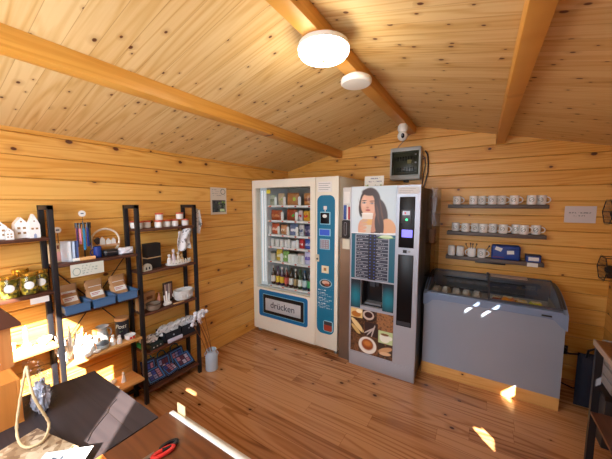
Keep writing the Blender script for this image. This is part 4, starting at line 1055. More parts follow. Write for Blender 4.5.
MB().lathe([(0, 0), (.025, 0), (.025, .006), (.004, .010), (0, .01)], 20).cyl((0, 0, .008), (0, 0, .25), .0035, n=10).tube([(0, .035 * math.cos(a), .235 + .003 * math.sin(3 * a)) if 0 else (.035 * math.cos(a), .035 * math.sin(a), .235) for a in [2 * PI * k / 20 for k in range(20)]], .003, 8, True).cyl((-.035, 0, .235), (.035, 0, .235), .002, n=8).build('stand_frame', BLACK, t)
sc_ = [(196, 110, 130), (70, 40, 90), (200, 120, 140), (24, 110, 150), (40, 60, 140), (90, 100, 70), (30, 80, 150), (50, 40, 50)]
for k in range(8):
    a = -1.9 + k * .55; x, y = .036 * math.cos(a), .036 * math.sin(a)
    st_ = MB().box(-.002, .002, -.007, .007, -.17 + .02 * (k % 3), -.02, bev=.001, M=Matrix.Rotation(a, 4, 'Z')).build('strap', mat('strap_%d' % k, srgb(*sc_[k]), .8), t, loc=(x, y, .235))
    MB().cyl((0, 0, -.03), (0, 0, .006), .006, n=10).build('metal_clip', BLACK, st_)
MB().cyl((-.0015, 0, .30), (.0015, 0, .30), .020, n=24).build('round_tag', PAPER, t)
MB().cyl((0, 0, .25), (0, 0, .282), .0015, n=8).build('tag_stick', BLACK, t)
MB().box(.0016, .0026, -.008, .008, .297, .304).build('tag_print', DARKTEXT, t)
t = thing('paper_roll', 'beige cardboard tube lying in front of the strap stand', 'tube', (-2.14, .745, Z + .0125))
MB().cyl((0, -.042, 0), (0, .042, 0), .012, n=24).build('tube_body', mat('beige_roll', srgb(220, 168, 110), .7), t)
MB().cyl((0, -.075, 0), (0, -.040, 0), .0105, n=20).build('white_end', PAPER, t)
t = thing('blue_mug', 'dark blue glossy mug on the upper shelf', 'mug', (-2.19, .822, Z))
MB().lathe([(0, 0), (.021, 0), (.024, .004), (.024, .074), (.022, .076), (.021, .006), (0, .006)], 24).build('mug_body', mat('deep_blue', srgb(30, 56, 130), .2, coat=.5), t)
MB().tube([(0, -.024 - .015 * math.sin(a), .038 + .02 * math.cos(a)) for a in [PI * k / 8 for k in range(9)]], .003).build('handle', MATS['deep_blue'], t)
t = thing('black_case', 'black oval case right of the blue mug', 'box', (-2.18, .893, Z))
MB().box(-.03, .03, -.042, .042, 0, .048, bev=.012, seg=3).build('case_body', mat('case_black', srgb(24, 24, 28), .4), t)
MB().box(-.031, .031, -.043, .043, .030, .033, bev=.001).build('case_seam', GREY, t)
t = thing('ring_decoration', 'pale wooden ring with cut-out village skyline standing on the shelf', 'decoration', (-2.255, .90, Z))
LW = mat('pale_wood', srgb(226, 214, 196), .6)
MB().tube([(0, .088 * math.cos(a), .098 + .088 * math.sin(a)) for a in [2 * PI * k / 48 for k in range(48)]], .007, 8, True).build('ring', LW, t)
MB().box(-.012, .012, -.03, .03, 0, .012).box(-.010, .010, -.082, .082, .062, .076).build('base_bar', mat('pinkish_wood', srgb(206, 160, 120), .6), t)
m = MB()
for yy, w, h_, r_ in ((-.020, .032, .036, .056), (.018, .030, .024, .042), (.050, .026, .026, .042)): m.prism([(yy - w / 2, .076), (yy + w / 2, .076), (yy + w / 2, .076 + h_), (yy, .076 + r_), (yy - w / 2, .076 + h_)], 'x', -.004, .004)
m.build('skyline', PAPER, t)
MB().blob((0, -.05, .105), (.006, .018, .026), .3, sub=3, seed=4).cyl((0, -.052, .074), (0, -.052, .11), .003, n=8).build('dark_tree', CHAR, t)
t = tag(MB().pillow(.10, .065, .052, 12, 8, 3, amp=.03, seed=8, M=Matrix.Rotation(PI / 2, 4, 'Z')).build('folded_cloth', CLOTH, loc=(-2.17, .990, Z)), 'folded white patterned cloth beside the black upright', 'cloth')
# hanging banner
def bannerfn(U, V_):
    i = np.tile(np.array(srgb(206, 208, 196))[None, :], (len(U), 1))
    r = np.sqrt(((U - .17) / .115) ** 2 + ((V_ - .40) / .32) ** 2); i = lay(i, ((r < 1) & (r > .82)).astype(float) * .8, srgb(80, 120, 110))
    for k in range(4): i = lay(i, scribble(U, V_, .33, .62 + .08 * (k % 3) + .1 * (k == 1), .82 - k * .2, .05, k * 2, 9) * .6, srgb(90, 124, 116))
    return i
tag(painting('shelf_banner', PRINT, .178, .078, 90, 40, bannerfn, None, (-2.1105, .645, 1.095), (0, 0, PI / 2), .001), 'long pale paper sign with green ring logo hanging under the upper shelf', 'sign')

# ---- blue bins with kraft bags
Z = .872
def paperbag(label, x, y, z, w, h, lean, rz, face=PAPER):
    t = thing('kraft_bag', label, 'paper bag', (x, y, z), 0, 'kraft paper bags in the blue bins', rot=(0, lean, rz))
    MB().pillow(w, .028, h, 8, 8, 8, seed=int(y * 100), M=Matrix.Rotation(PI / 2, 4, 'Z')).build('bag_body', KRAFT, t)
    MB().box(.0145, .016, -w * .36, w * .36, h * .42, h * .72).build('white_label', face, t)
    MB().box(.0155, .0168, -w * .30, w * .18, h * .60, h * .64).box(.0155, .0168, -w * .30, w * .05, h * .52, h * .55).build('label_print', mat('red_ink', srgb(180, 80, 90), .6), t)
    return t
for i, y in enumerate((.664, .808, .952)):
    nme = ('left', 'middle', 'right')[i]
    t = thing('storage_bin', 'blue plastic bin of kraft bags, %s of the three' % nme, 'bin', (-2.165, y, Z), 0, 'blue plastic bins')
    m = MB(); w0, w1, h_ = .060, .068, .058
    for s_ in (-1, 1):
        m.prism([(s_ * w0, 0), (s_ * (w0 - .004), 0), (s_ * (w1 - .004), h_), (s_ * w1, h_)], 'x', -.075, .072)
    m.box(-.078, -.074, -w1, w1, 0, h_).box(.070, .074, -w0 - .002, w0 + .002, 0, h_).box(-.076, .072, -w0, w0, 0, .004)
    m.build('bin_body', BLUEBIN, t, smooth=0)
    m = MB().box(.068, .082, -w1 - .004, w1 + .004, h_ - .006, h_, bev=.002).box(-.080, -.070, -w1 - .004, w1 + .004, h_ - .006, h_)
    for s_ in (-1, 1): m.box(-.078, .08, s_ * w1 - .005, s_ * w1 + .005, h_ - .006, h_, bev=.002)
    m.build('bin_rim', BLUEBIN, t)
    paperbag('upright kraft bag at the back of the %s blue bin' % nme, -2.215, y - .008, Z + .006, .105, .155, -.12, .05)
    paperbag('leaning kraft bag with white label in front in the %s blue bin' % nme, -2.160, y - .006, Z + .008, .105, .115, -.55, .12)
    if i: paperbag('second kraft bag between back and front bag in the %s blue bin' % nme, -2.186, y - .012, Z + .006, .100, .125, -.34, .02)

# ---- bay one, white figurines shelf (z .552)
Z = .552
t = thing('feather_ornament', 'white flame-shaped feather ornament in the sunlight', 'ornament', (-2.20, .640, Z))
m = MB()
for k in range(7):
    a = (k - 3) * .16; hh = .20 - abs(k - 3) * .022 + (.02 if k % 2 else 0)
    m.tube([(.004 * (k % 2), .010 * (k - 3), 0), (.004, .012 * (k - 3) + math.sin(a) * hh * .5, hh * .55), (0, .012 * (k - 3) + math.sin(a) * hh * .85, hh)], [.010, .012, .002], 8)
m.build('feathers', MATTEWHITE, t)
MB().blob((.022, .015, .045), (.010, .016, .010), .3, sub=2, seed=3).build('pink_blossom', mat('magenta', srgb(214, 40, 110), .6), t)
t = thing('white_angel', 'white angel figurine next to the feather ornament', 'figurine', (-2.165, .675, Z))
MB().lathe([(0, 0), (.030, 0), (.026, .03), (.013, .07), (.009, .078), (0, .08)], 20).blob((0, 0, .090), (.014, .014, .015), sub=3).build('figure', CERAMIC, t)
for s_ in (-1, 1): MB().blob((-.008, s_ * .025, .062), (.006, .02, .026), .2, sub=3, seed=s_ + 3).build('wing', CERAMIC, t)
t = thing('white_angel', 'taller white angel figurine in the middle of the sunlit group', 'figurine', (-2.175, .735, Z))
MB().lathe([(0, 0), (.034, 0), (.030, .035), (.015, .085), (.010, .094), (0, .096)], 20).blob((0, 0, .108), (.015, .015, .016), sub=3).build('figure', CERAMIC, t)
for s_ in (-1, 1): MB().blob((-.008, s_ * .03, .074), (.006, .022, .030), .2, sub=3, seed=s_ + 6).build('wing', CERAMIC, t)
for i, (x, y, r, h_, lb) in enumerate(((-2.13, .705, .022, .03, 'small white shell in front of the angel figurines'), (-2.135, .762, .020, .024, 'small white shell right of the tall angel'), (-2.235, .700, .026, .05, 'rounded white pot behind the angel figurines'))):
    tag(MB().blob((x, y, Z + h_ * .49), (r, r * 1.1, h_ / 2), .12, sub=3, seed=i).build('white_shell', CERAMIC), lb, 'shell')
t = thing('lidded_pot', 'grey and white lidded stoneware pot low in front', 'pot', (-2.165, .805, Z))
MB().lathe([(0, 0), (.026, 0), (.036, .012), (.037, .026), (.030, .036), (0, .036)], 28).build('pot_body', STONE, t)
MB().lathe([(.031, .034), (.039, .036), (.036, .044), (.02, .054), (0, .056)], 28).build('pot_lid', mat('dark_glaze', srgb(96, 104, 112), .3, var=.3), t)
MB().blob((0, 0, .060), (.008, .008, .007), sub=2).build('knob', STONE, t)
t = thing('ruffled_jug', 'tall grey-white ruffled jug behind the lidded pot', 'jug', (-2.235, .835, Z))
MB().lathe([(0, 0), (.028, 0), (.036, .03), (.032, .08), (.026, .105), (.034, .125), (.040, .132), (.036, .130), (.023, .108), (0, .06)], 28).build('jug_body', STONE, t)
MB().tube([(0, .034 + .022 * math.sin(a), .075 + .032 * math.cos(a)) for a in [PI * k / 8 for k in range(9)]], .005).build('handle', STONE, t)
for i, (x, y, h_, lb) in enumerate(((-2.165, .868, .075, 'left white rounded figurine beside black canister'), (-2.150, .903, .060, 'right white rounded figurine beside black canister'))):
    t = thing('white_figurine', lb, 'figurine', (x, y, Z), 0, 'pair of white rounded figurines')
    MB().lathe([(0, 0), (.016, 0), (.018, h_ * .3), (.011, h_ * .68), (0, h_ * .75)], 20).build('figure_body', CERAMIC, t)
    MB().blob((0, 0, h_ * .85), (.011, .011, .011), sub=3).build('figure_head', CERAMIC, t)
t = thing('canister', 'black storage canister with wooden lid and white script', 'canister', (-2.225, .958, Z))
MB().lathe([(0, 0), (.042, 0), (.044, .003), (.044, .140), (0, .14)], 36).build('canister_body', mat('slate_black', srgb(36, 36, 46), .45), t)
MB().lathe([(0, .140), (.046, .140), (.047, .144), (.047, .154), (.045, .157), (0, .157)], 36).build('wooden_lid', mat('lid_wood', srgb(206, 150, 96), .5, var=.12, scale=12), t)
tf = mat('chalk_white', srgb(214, 210, 190), .7)
ang = -.0
def curved_text(s, size, R, zc, a0, parent, nm='lettering', m_=None):
    o = text(s, nm, m_ or tf, size, parent, (0, 0, 0), (0, 0, 0), .0004, .25)
    for v in o.data.vertices:
        a = a0 + v.co.x / R; rr = R + .0006 + v.co.z; v.co = Vector((rr * math.cos(a), rr * math.sin(a), zc + v.co.y))
curved_text('Post', .042, .044, .100, -.65, t)
MB().blob((.044 * math.cos(-.75), .044 * math.sin(-.75), .062), (.003, .003, .003), sub=1).blob((.044 * math.cos(-.6), .044 * math.sin(-.6), .064), (.003, .003, .003), sub=1).blob((.044 * math.cos(-.4), .044 * math.sin(-.4), .067), (.003, .003, .003), sub=1).build('small_print', mat('green_dot', srgb(120, 170, 110), .6), t)
t = thing('patterned_bowl', 'small white bowl with red pattern in front of black canister', 'bowl', (-2.150, .975, Z))
MB().lathe([(0, 0), (.022, 0), (.034, .014), (.036, .036), (.033, .036), (.030, .014), (0, .006)], 28).build('bowl_body', CERAMIC, t)
MB().box(.030, .037, -.018, -.004, .014, .028, bev=.002).box(.032, .038, .002, .016, .016, .030, bev=.002).build('red_pattern', RED, t)

# ---- bay one, lowest shelf (z .225), sunlit white things
Z = .225
i = 0
ads = ['flat', 'lumpy', 'small', 'tiny', 'wide', 'ribbed', 'round', 'oval']
for (x, y, r, h_) in ((-2.24, .62, .034, .05), (-2.16, .64, .030, .03), (-2.22, .69, .030, .045), (-2.145, .71, .028, .026), (-2.19, .75, .028, .035), (-2.245, .79, .03, .04), (-2.15, .79, .026, .024), (-2.20, .83, .026, .03), (-2.245, .88, .026, .03), (-2.15, .86, .024, .02)):
    m = MB().lathe([(0, 0), (r * .7, 0), (r, h_ * .4), (r * .98, h_ * .6), (r * .8, h_ * .62), (r * .6, h_ * .5), (0, h_ * .45)], 24) if i % 2 else MB().blob((0, 0, h_ * .48), (r, r, h_ * .5), .2, sub=3, seed=i)
    tag(m.build('white_tealight' if i % 2 else 'white_stone', CERAMIC, loc=(x, y, Z)), '%s white %s on the lowest sunlit shelf, %s' % (ads[i % 8], 'tealight dish' if i % 2 else 'decorative stone', ('against the wall' if x < -2.2 else 'near the front edge') + (' left' if y < .72 else ' right' if y > .8 else ' centre')), 'tealight dish' if i % 2 else 'stone')
    i += 1
t = thing('white_statuette', 'slim white statuette standing up from the lowest sunlit shelf', 'figurine', (-2.20, .935, Z))
MB().lathe([(0, 0), (.017, 0), (.014, .02), (.008, .05), (.006, .056), (0, .057)], 18).build('statuette_body', CERAMIC, t)
MB().blob((0, 0, .064), (.009, .009, .010), sub=3).build('statuette_head', CERAMIC, t)

# ---- bay two, jars on top shelf (z 1.36)
WLID = mat('orange_red_lid', srgb(206, 92, 66), .4); JW = mat('white_jam', srgb(226, 222, 216), .4, var=.05)
def make_cup():
    t = thing('small_jar', 'x', 'jar')
    MB().lathe([(0, 0), (.025, 0), (.028, .006), (.028, .044), (0, .046)], 24).build('jar_body', JW, t)
    MB().lathe([(.0285, .010), (.0285, .038)], 24).build('paper_band', PAPER, t)
    MB().lathe([(0, .046), (.031, .046), (.032, .052), (.030, .056), (0, .058)], 24).build('lid', WLID, t)
    return t
j0 = make_cup(); used_j = False
g = 'small white jars with orange-red lids on the top shelf'
for i, (x, y, z) in enumerate(((-2.20, 1.105, 1.36), (-2.22, 1.175, 1.36), (-2.175, 1.245, 1.36), (-2.195, 1.325, 1.36), (-2.200, 1.398, 1.36), (-2.19, 1.490, 1.36), (-2.19, 1.26, 1.418), (-2.19, 1.44, 1.418), (-2.25, 1.285, 1.36), (-2.25, 1.43, 1.36), (-2.262, 1.105, 1.36))):
    lb = ('small jar with orange-red lid, %s from the left in the front row' % ordn[i]) if i < 6 else ('left jar stacked above the row', 'right jar stacked above the row', 'left jar standing at the back of the row', 'right jar standing at the back of the row', 'jar standing by the wall behind the second upright')[i - 6] + ' on the top shelf'
    if i == 0: j0.location = (x, y, z); j0['label'] = lb; j0['group'] = g
    else: copy_tree(j0, (x, y, z - .0005 if z > 1.4 else z), 0, lb, g)
# hanging cloths at the rack end
def cloth(label, x0, y0, z1, w, h_, seed, dx=0.):
    m = MB(); nx, nz = 14, 16; G = []
    for j in range(nz + 1):
        row = []
        for k in range(nx + 1):
            u = k / nx; v = j / nz
            row.append(m.b.verts.new((x0 + .010 * math.sin(u * 9 + v * 3 + seed) + .006 * noise.noise(Vector((u * 4, v * 4, seed))) + dx * v, y0 + u * w * (1 - .12 * v) + .006 * math.sin(v * 7 + seed), z1 - v * h_ - .01 * math.sin(u * 5 + seed))))
        G.append(row)
    for j in range(nz):
        for k in range(nx): m.b.faces.new((G[j][k], G[j][k + 1], G[j + 1][k + 1], G[j + 1][k]))
    o = m.build('printed_cloth', CLOTHP)
    sm_ = o.modifiers.new('thickness', 'SOLIDIFY'); sm_.thickness = .003
    return tag(o, label, 'cloth')
tt = NT('printed_cloth'); tc = tt.n('ShaderNodeTexCoord')
n1 = tt.noise(tc.outputs['Object'], 38, 1.5, .4, 1.)
msk = tt.math('MULTIPLY', tt.math('GREATER_THAN', n1, .60), .75)
tt.l(tt.mix(msk, srgb(222, 222, 226), srgb(70, 78, 84)), tt.b.inputs['Base Color']); tt.b.inputs['Roughness'].default_value = .9
CLOTHP = tt.m
cloth('white cloth with dark print hanging below the jar shelf at the rack end', -2.135, 1.375, 1.330, .135, .175, 1)
cloth('white and black cloth hanging on the outer side of the last black upright', -2.150, 1.565, 1.50, .055, .21, 4)
# ---- bay two, z 1.035
Z = 1.035
t = thing('black_gift_box', 'black square box tied with a pale cord on the rack', 'box', (-2.215, 1.200, Z), .1)
MB().box(-.03, .03, -.060, .060, 0, .20, bev=.003).build('box_body', mat('matt_black', srgb(22, 22, 24), .6), t)
MB().box(-.0315, .0315, -.0615, .0615, .085, .092).build('cord', ROPE, t)
t = thing('arch_figurine', 'small white arch ornament with cut-outs in front of black box', 'ornament', (-2.150, 1.125, Z), .2)
MB().prism([(-.036, 0), (.036, 0)] + [(.036 * math.cos(a), .022 + .034 * math.sin(a)) for a in [PI * k / 12 for k in range(13)]] , 'x', -.008, .008).build('arch', mat('pale_stone', srgb(206, 204, 190), .6, var=.1), t)
for y in (-.014, .012): MB().box(.007, .0095, y - .006, y + .006, .010, .030).build('cutout', CHAR, t)
t = thing('small_bottle', 'slim beige bottle left of black gift box', 'bottle', (-2.235, 1.105, Z))
MB().lathe([(0, 0), (.014, 0), (.015, .004), (.015, .05), (.006, .066), (.006, .08), (0, .081)], 18).build('bottle_body', mat('beige_glass', srgb(200, 178, 140), .3), t)
MB().cyl((0, 0, .08), (0, 0, .092), .007, n=14).build('cork', BLACK, t)
t = thing('family_tray', 'oval white tray holding carved letters on the rack', 'tray', (-2.175, 1.405, Z))
MB().lathe([(0, 0), (.10, 0), (.115, .008), (.118, .016), (.112, .016), (.10, .008), (0, .006)], 40, sx=.48).build('tray_body', CERAMIC, t)
letm = mat('letter_white', srgb(236, 230, 220), .5)
for k, ch_ in enumerate('FAMILY'):
    # letters face the room (+x) and follow the oval
    yy = -.078 + k * .031
    o = text(ch_, 'letter', letm, .050, t, (.040 - abs(yy) * .12, yy, .006 + .019), (PI / 2, 0, PI / 2), .005)
for i, (x, y, h_, c, lb) in enumerate(((-2.20, 1.335, .085, (226, 216, 214), 'white angel figurine leftmost on the letter tray'), (-2.20, 1.375, .125, (214, 198, 206), 'tallest pinkish-white figurine on the letter tray'), (-2.20, 1.418, .095, (220, 208, 190), 'cream figurine in the middle of the letter tray'), (-2.20, 1.45, .07, (196, 160, 110), 'brown and cream small figurine on the letter tray'))):
    t = thing('tray_figurine', lb, 'figurine', (x, y, Z + .0065)); mm = mat('figurine_%d' % i, srgb(*c), .45, var=.15)
    MB().lathe([(0, 0), (.018, 0), (.017, h_ * .4), (.009, h_ * .68), (0, h_ * .72)], 18).blob((.010, -.010, h_ * .45), (.008, .008, h_ * .2), .2, sub=2, seed=i).build('figure_body', mm, t)
    MB().blob((0, 0, h_ * .86), (.012, .012, h_ * .14), sub=3).build('figure_head', mm, t)
# ---- bay two, z .715
Z = .715
t = thing('brown_bowl', 'brown stoneware bowl with darker rim on the middle shelf', 'bowl', (-2.165, 1.165, Z))
MB().lathe([(0, 0), (.040, 0), (.050, .012), (.052, .046), (.048, .050), (.045, .046), (.044, .014), (0, .008)], 32).build('bowl_body', mat('taupe', srgb(132, 116, 100), .5, var=.12), t)
MB().lathe([(.0525, .040), (.0535, .043), (.0535, .049), (.050, .052), (.0475, .049)], 32).build('dark_rim', mat('dark_taupe', srgb(84, 70, 58), .5), t)
t = thing('kraft_box', 'brown cardboard box leaning at the back behind the brown bowl', 'box', (-2.245, 1.165, Z), .15)
MB().box(-.022, .022, -.050, .050, 0, .125, bev=.002).build('box_body', KRAFT, t)
MB().box(.0215, .0235, -.026, .026, .07, .095, bev=.001).build('box_print', mat('brown_print', srgb(120, 76, 44), .7), t)
t = thing('pink_bottle', 'small terracotta pink bottle beside the kraft box', 'bottle', (-2.20, 1.232, Z))
MB().lathe([(0, 0), (.014, 0), (.016, .01), (.016, .055), (.009, .085), (0, .10)], 20).build('bottle_body', TERRA, t)
MB().cyl((0, 0, .095), (0, 0, .112), .005, n=12).build('stopper', mat('cork_pink', srgb(176, 110, 90), .6), t)
t = thing('hand_candles', 'white taper candles standing in a knotted white base', 'candle', (-2.155, 1.275, Z))
MB().blob((0, 0, .016), (.030, .036, .016), .25, sub=3, seed=7).build('knot_base', CERAMIC, t)
for y, h_ in ((-.016, .085), (.0, .115), (.016, .095)): MB().cyl((-.004, y, .02), (-.008, y * 1.3, h_), .0075, .006, n=14).build('taper_candle', CERAMIC, t)
t = thing('picture_frame', 'dark upright frame with striped picture behind the white candles', 'frame', (-2.245, 1.335, Z), .12)
MB().box(-.006, .006, -.045, .045, 0, .165, bev=.002).build('frame_body', mat('dark_brown', srgb(56, 36, 30), .5), t)
for k in range(4): MB().box(.005, .008, -.034 + k * .018, -.022 + k * .018, .015, .15).build('picture_stripe', mat('stripe_%d' % k, srgb(*[(196, 170, 160), (140, 120, 130), (206, 190, 176), (150, 110, 100)][k]), .6), t)
t = thing('letter_bowl', 'white-grey stone planter with raised letters on the rack', 'planter', (-2.180, 1.440, Z))
MB().lathe([(0, 0), (.060, 0), (.078, .012), (.086, .05), (.088, .085), (.082, .088), (.078, .084), (.074, .02), (0, .012)], 36, sx=.72).build('planter_body', mat('stone_white', srgb(206, 204, 202), .7, var=.14, bump=.5, scale=50), t)
for s_ in (-1, 1): MB().tube([(0, s_ * (.084 + .018 * math.sin(a)), .062 + .018 * math.cos(a)) for a in [PI * k / 8 for k in range(9)]], .005).build('lug_handle', MATS['stone_white'], t)
for k in range(5):
    yy = -.045 + k * .023; MB().box(.052 - abs(yy) * .2, .066 - abs(yy) * .25, yy - .006, yy + .006, .024, .055, bev=.003).build('raised_letter', MATS['stone_white'], t)
tag(MB().box(-2.138, -2.116, 1.31, 1.405, Z, Z + .006, bev=.002).build('wood_strip', mat('strip_wood', srgb(206, 160, 110), .6)), 'thin pale wooden strip lying at the shelf front before the planter', 'strip')
# things seen between the uprights at the left end of bay two
for k, y in enumerate((1.082, 1.105)):
    pass
def booklet(x, y, z, c, lb, rz=.2, h_=.10):
    t = thing('booklet', lb, 'booklet', (x, y, z), rz)
    MB().box(-.006, .006, -.03, .03, 0, h_, bev=.001).build('cover', mat('bk_%d%d%d' % c, srgb(*c), .7), t); MB().box(.0055, .0075, -.024, .024, .01, h_ - .01).build('front_sheet', PAPER, t); return t
booklet(-2.262, 1.082, .715, (206, 170, 120), 'pale wooden booklet standing at the wall behind the second upright', 1.3); booklet(-2.225, 1.082, .715, (190, 140, 90), 'brown booklet standing in front of the pale one beside the second upright', 1.3)
t = thing('green_tray', 'green plastic tray with small white tubes beside the second upright', 'tray', (-2.245, 1.105, .405))
MB().box(-.035, .035, -.03, .03, 0, .035, bev=.003).build('tray_body', mat('bright_green', srgb(30, 150, 90), .45), t)
for k in range(4): MB().cyl((-.02 + k * .013, -.01, .03), (-.024 + k * .016, -.014, .085), .005, n=10).build('white_tube', PAPER, t)
# ---- bay two, z .405: black baskets with cloths
Z = .405
def felt_basket(y0, y1, h_, label, n, lbs):
    t = thing('felt_basket', label, 'basket', (-2.205, (y0 + y1) / 2, Z)); w = (y1 - y0) / 2
    m = MB().box(-.075, .070, -w, w, 0, .004).box(-.075, -.071, -w, w, 0, h_).box(.066, .070, -w, w, 0, h_).box(-.075, .07, -w, -w + .004, 0, h_).box(-.075, .07, w - .004, w, 0, h_)
    m.build('basket_body', BASKETM, t, smooth=0)
    MB().cyl((.070, 0, h_ * .6), (.074, 0, h_ * .6), .006, n=14).build('rivet', SILVER, t)
    for k in range(n):
        yy = y0 + (y1 - y0) * (k + .5) / n
        c_ = MB().pillow(w * 2 / n * 1.05, .12, .085, 10, 10, 3, amp=.06, seed=k + int(y0 * 100)).build('rolled_cloth', CLOTHP, loc=(-2.205, yy, Z + h_ - .045))
        tag(c_, lbs[k], 'cloth')
felt_basket(1.235, 1.375, .085, 'left black felt basket holding crumpled white cloths', 2, ['crumpled white cloth at the left in the left black basket', 'crumpled white cloth at the right in the left black basket'])
felt_basket(1.380, 1.515, .090, 'right black felt basket holding folded printed cloths', 3, ['white printed cloth leftmost in the right black basket', 'white printed cloth middle in the right black basket', 'white printed cloth rightmost in the right black basket'])
t = thing('dark_box', 'dark green-black box with white spots at the left of the baskets', 'box', (-2.175, 1.155, Z), .15)
MB().box(-.05, .05, -.055, .055, 0, .04, bev=.006).build('box_body', mat('dark_green', srgb(24, 40, 38), .6, var=.4), t)
for k in range(3): MB().blob((.049, -.035 + k * .03, .02), (.003, .006, .006), sub=2).build('white_spot', PAPER, t)
tag(MB().blob((-2.19, 1.15, Z + .068), (.040, .048, .030), .35, sub=4, seed=9).build('cloth_bundle', CLOTHP), 'small loose white cloth bundle lying on the dark green box', 'cloth')
tag(MB().box(-2.130, -2.116, 1.245, 1.375, Z, Z + .030, bev=.003).build('white_packet', mat('lilac_white', srgb(206, 206, 230), .5)), 'long low white packet lying in front of the left black basket', 'packet')
# ---- bay two, lowest shelf: quilted bags
QUILT = []
def quiltfn(seed):
    def f(U, V_):
        i = np.tile(np.array(srgb(24, 28, 62))[None, :], (len(U), 1))
        b = ((np.minimum(np.minimum(U, 1 - U), np.minimum(V_, 1 - V_)) > .07) & (np.minimum(np.minimum(U, 1 - U), np.minimum(V_, 1 - V_)) < .14)).astype(float)
        i = lay(i, b, srgb(60, 124, 190))
        rs = np.random.RandomState(seed)
        for r in range(2):
            for c in range(3):
                k = [(190, 130, 150), (200, 186, 204), (96, 40, 60), (60, 80, 170), (150, 150, 196)][rs.randint(5)]
                i = lay(i, rect(U, V_, .18 + c * .22, .36 + c * .22, .2 + r * .32, .46 + r * .32) * .9, srgb(*k))
                i = lay(i, scribble(U, V_, .18 + c * .22, .36 + c * .22, .33 + r * .32, .04, seed + c, 16) * .7, srgb(30, 20, 40))
        return i
    return f
def quilt(x, y, z, rx, rz, label, seed, w=.145, h_=.115):
    w *= 1.12; h_ *= 1.12
    t = thing('quilted_bag', label, 'bag', (x, y, z), 0, 'navy quilted bags on the lowest shelf', rot=(rx, 0, rz))
    MB().pillow(w, .022, h_, 10, 10, 8).build('bag_body', NAVY, t)
    painting('quilted_front', PRINT, w * .95, h_ * .92, 60, 50, quiltfn(seed), t, (-w * .475, -.0135, h_ * .04), (0, 0, 0), .002)
    MB().tube([(-w * .3, 0, h_ * .97), (-w * .22, 0, h_ + .028), (0, 0, h_ + .040), (w * .22, 0, h_ + .028), (w * .3, 0, h_ * .97)], .005).build('handle', mat('teal_handle', srgb(40, 96, 110), .7), t)
# bags lie back on the shelf: front faces up and to the room (+x)
Z = .10
quilt(-2.150, 1.165, Z + .008, -.95, PI / 2, 'quilted navy bag lying at the left in front of the second upright', 1, .14, .12)
quilt(-2.245, 1.150, Z + .012, -.25, PI / 2 - .1, 'quilted navy bag standing behind at the left end of lowest shelf', 2, .10, .14)
quilt(-2.155, 1.310, Z + .008, -1.05, PI / 2 + .25, 'quilted navy bag in the middle of the lowest shelf', 3, .13, .11)
quilt(-2.150, 1.425, Z + .008, -.95, PI / 2, 'quilted navy bag at the right end of the lowest shelf', 4, .15, .125)
quilt(-2.225, 1.395, Z + .012, -.35, PI / 2 + .1, 'quilted navy bag standing upright behind the right one', 5, .13, .135)
quilt(-2.225, 1.265, Z + .012, -.3, PI / 2, 'quilted navy bag leaning behind the middle one', 6, .11, .13)

# ------------------------------------------------------------------ milk can with cotton branches
t = thing('milk_can', 'pale blue metal milk can on the floor at the rack end', 'can', (-2.075, 1.630, 0))
MB().lathe([(0, 0), (.052, 0), (.055, .004), (.055, .12), (.053, .135), (.040, .158), (.036, .172), (.040, .182), (.046, .19), (.045, .194), (.040, .192), (.034, .174), (.034, .10), (0, .10)], 36).build('can_body', CANMETAL, t)
MB().lathe([(.0555, .116), (.057, .119), (.0555, .122)], 36).build('bead_ring', CANMETAL, t)
MB().lathe([(.0555, .01), (.057, .013), (.0555, .016)], 36).build('bead_ring', CANMETAL, t)
for s_ in (-1, 1): MB().tube([(s_ * (.040 + .020 * math.sin(a)) * .7, s_ * (.040 + .020 * math.sin(a)) * .7, .150 + .022 * math.cos(a)) for a in [PI * k / 8 for k in range(9)]], .0035).build('handle', CANMETAL, t)
TWIG = mat('twig_brown', srgb(150, 92, 50), .7)
for k, (dx, dy, hh) in enumerate(((-.03, -.15, .50), (-.015, -.12, .54), (-.05, -.09, .48), (.0, -.08, .57), (-.035, -.13, .56))):
    t = thing('cotton_branch', 'x', 'branch', (-2.075 + (k - 2) * .010, 1.630 - .012 + .006 * k, .1005), 0, 'cotton branches in the milk can')
    t['label'] = 'thin brown cotton branch, %s of those leaning from the milk can' % ('leftmost', 'second from left', 'middle one', 'second from right', 'rightmost')[k]
    MB().tube([(0, 0, 0), (dx * .4, dy * .4, (hh - .1) * .5), (dx, dy, hh - .1)], .0028, 6).build('stem', TWIG, t)
    for q in range(4):
        MB().blob((dx + .022 * math.cos(q * 2 + k), dy + .020 * math.sin(q * 2 + k), hh - .1 + .016 * math.cos(q * 3)), (.018, .018, .018), .35, sub=2, seed=q + k).build('cotton_boll', CLOTH, t)

# ------------------------------------------------------------------ foreground table and what is on it
t = thing('black_table', 'black wooden counter table in the foreground with a sunlit stripe', 'table', (-1.27, .18, 0))
TB = wood('black_stained_top', 0, 1, .14, srgb(52, 44, 46), srgb(43, 36, 39), srgb(33, 28, 31), srgb(20, 16, 18), off=-1, seam=.0012, seamcol=.5, knots=.05, var=.3, rough=.55)
MB().prism([(-.42, -.40), (.278, -.40), (.278, .350), (-.265, .350), (-.29, .20)], 'z', .72, .750).build('table_top', TB, t, smooth=0)
for x, y in ((-.24, .30), (.24, .30), (-.24, -.36), (.24, -.36)): MB().box(x - .02, x + .02, y - .02, y + .02, 0, .72).build('leg', BLACK_METAL, t)
tag(MB().tube([(-1.225, .490, .7515), (-1.212, .47, .7515), (-1.198, .452, .7515), (-1.178, .440, .7515), (-1.150, .405, .7515), (-1.118, .365, .7515), (-1.084, .340, .7515)], .0016, 6).build('thin_cord', BLACK), 'thin dark wavy cord lying across the sunlit stripe of the black table', 'cord')
t = thing('wooden_counter', 'dark walnut counter top with white front edge beside the black table', 'table', (-.55, .30, 0))
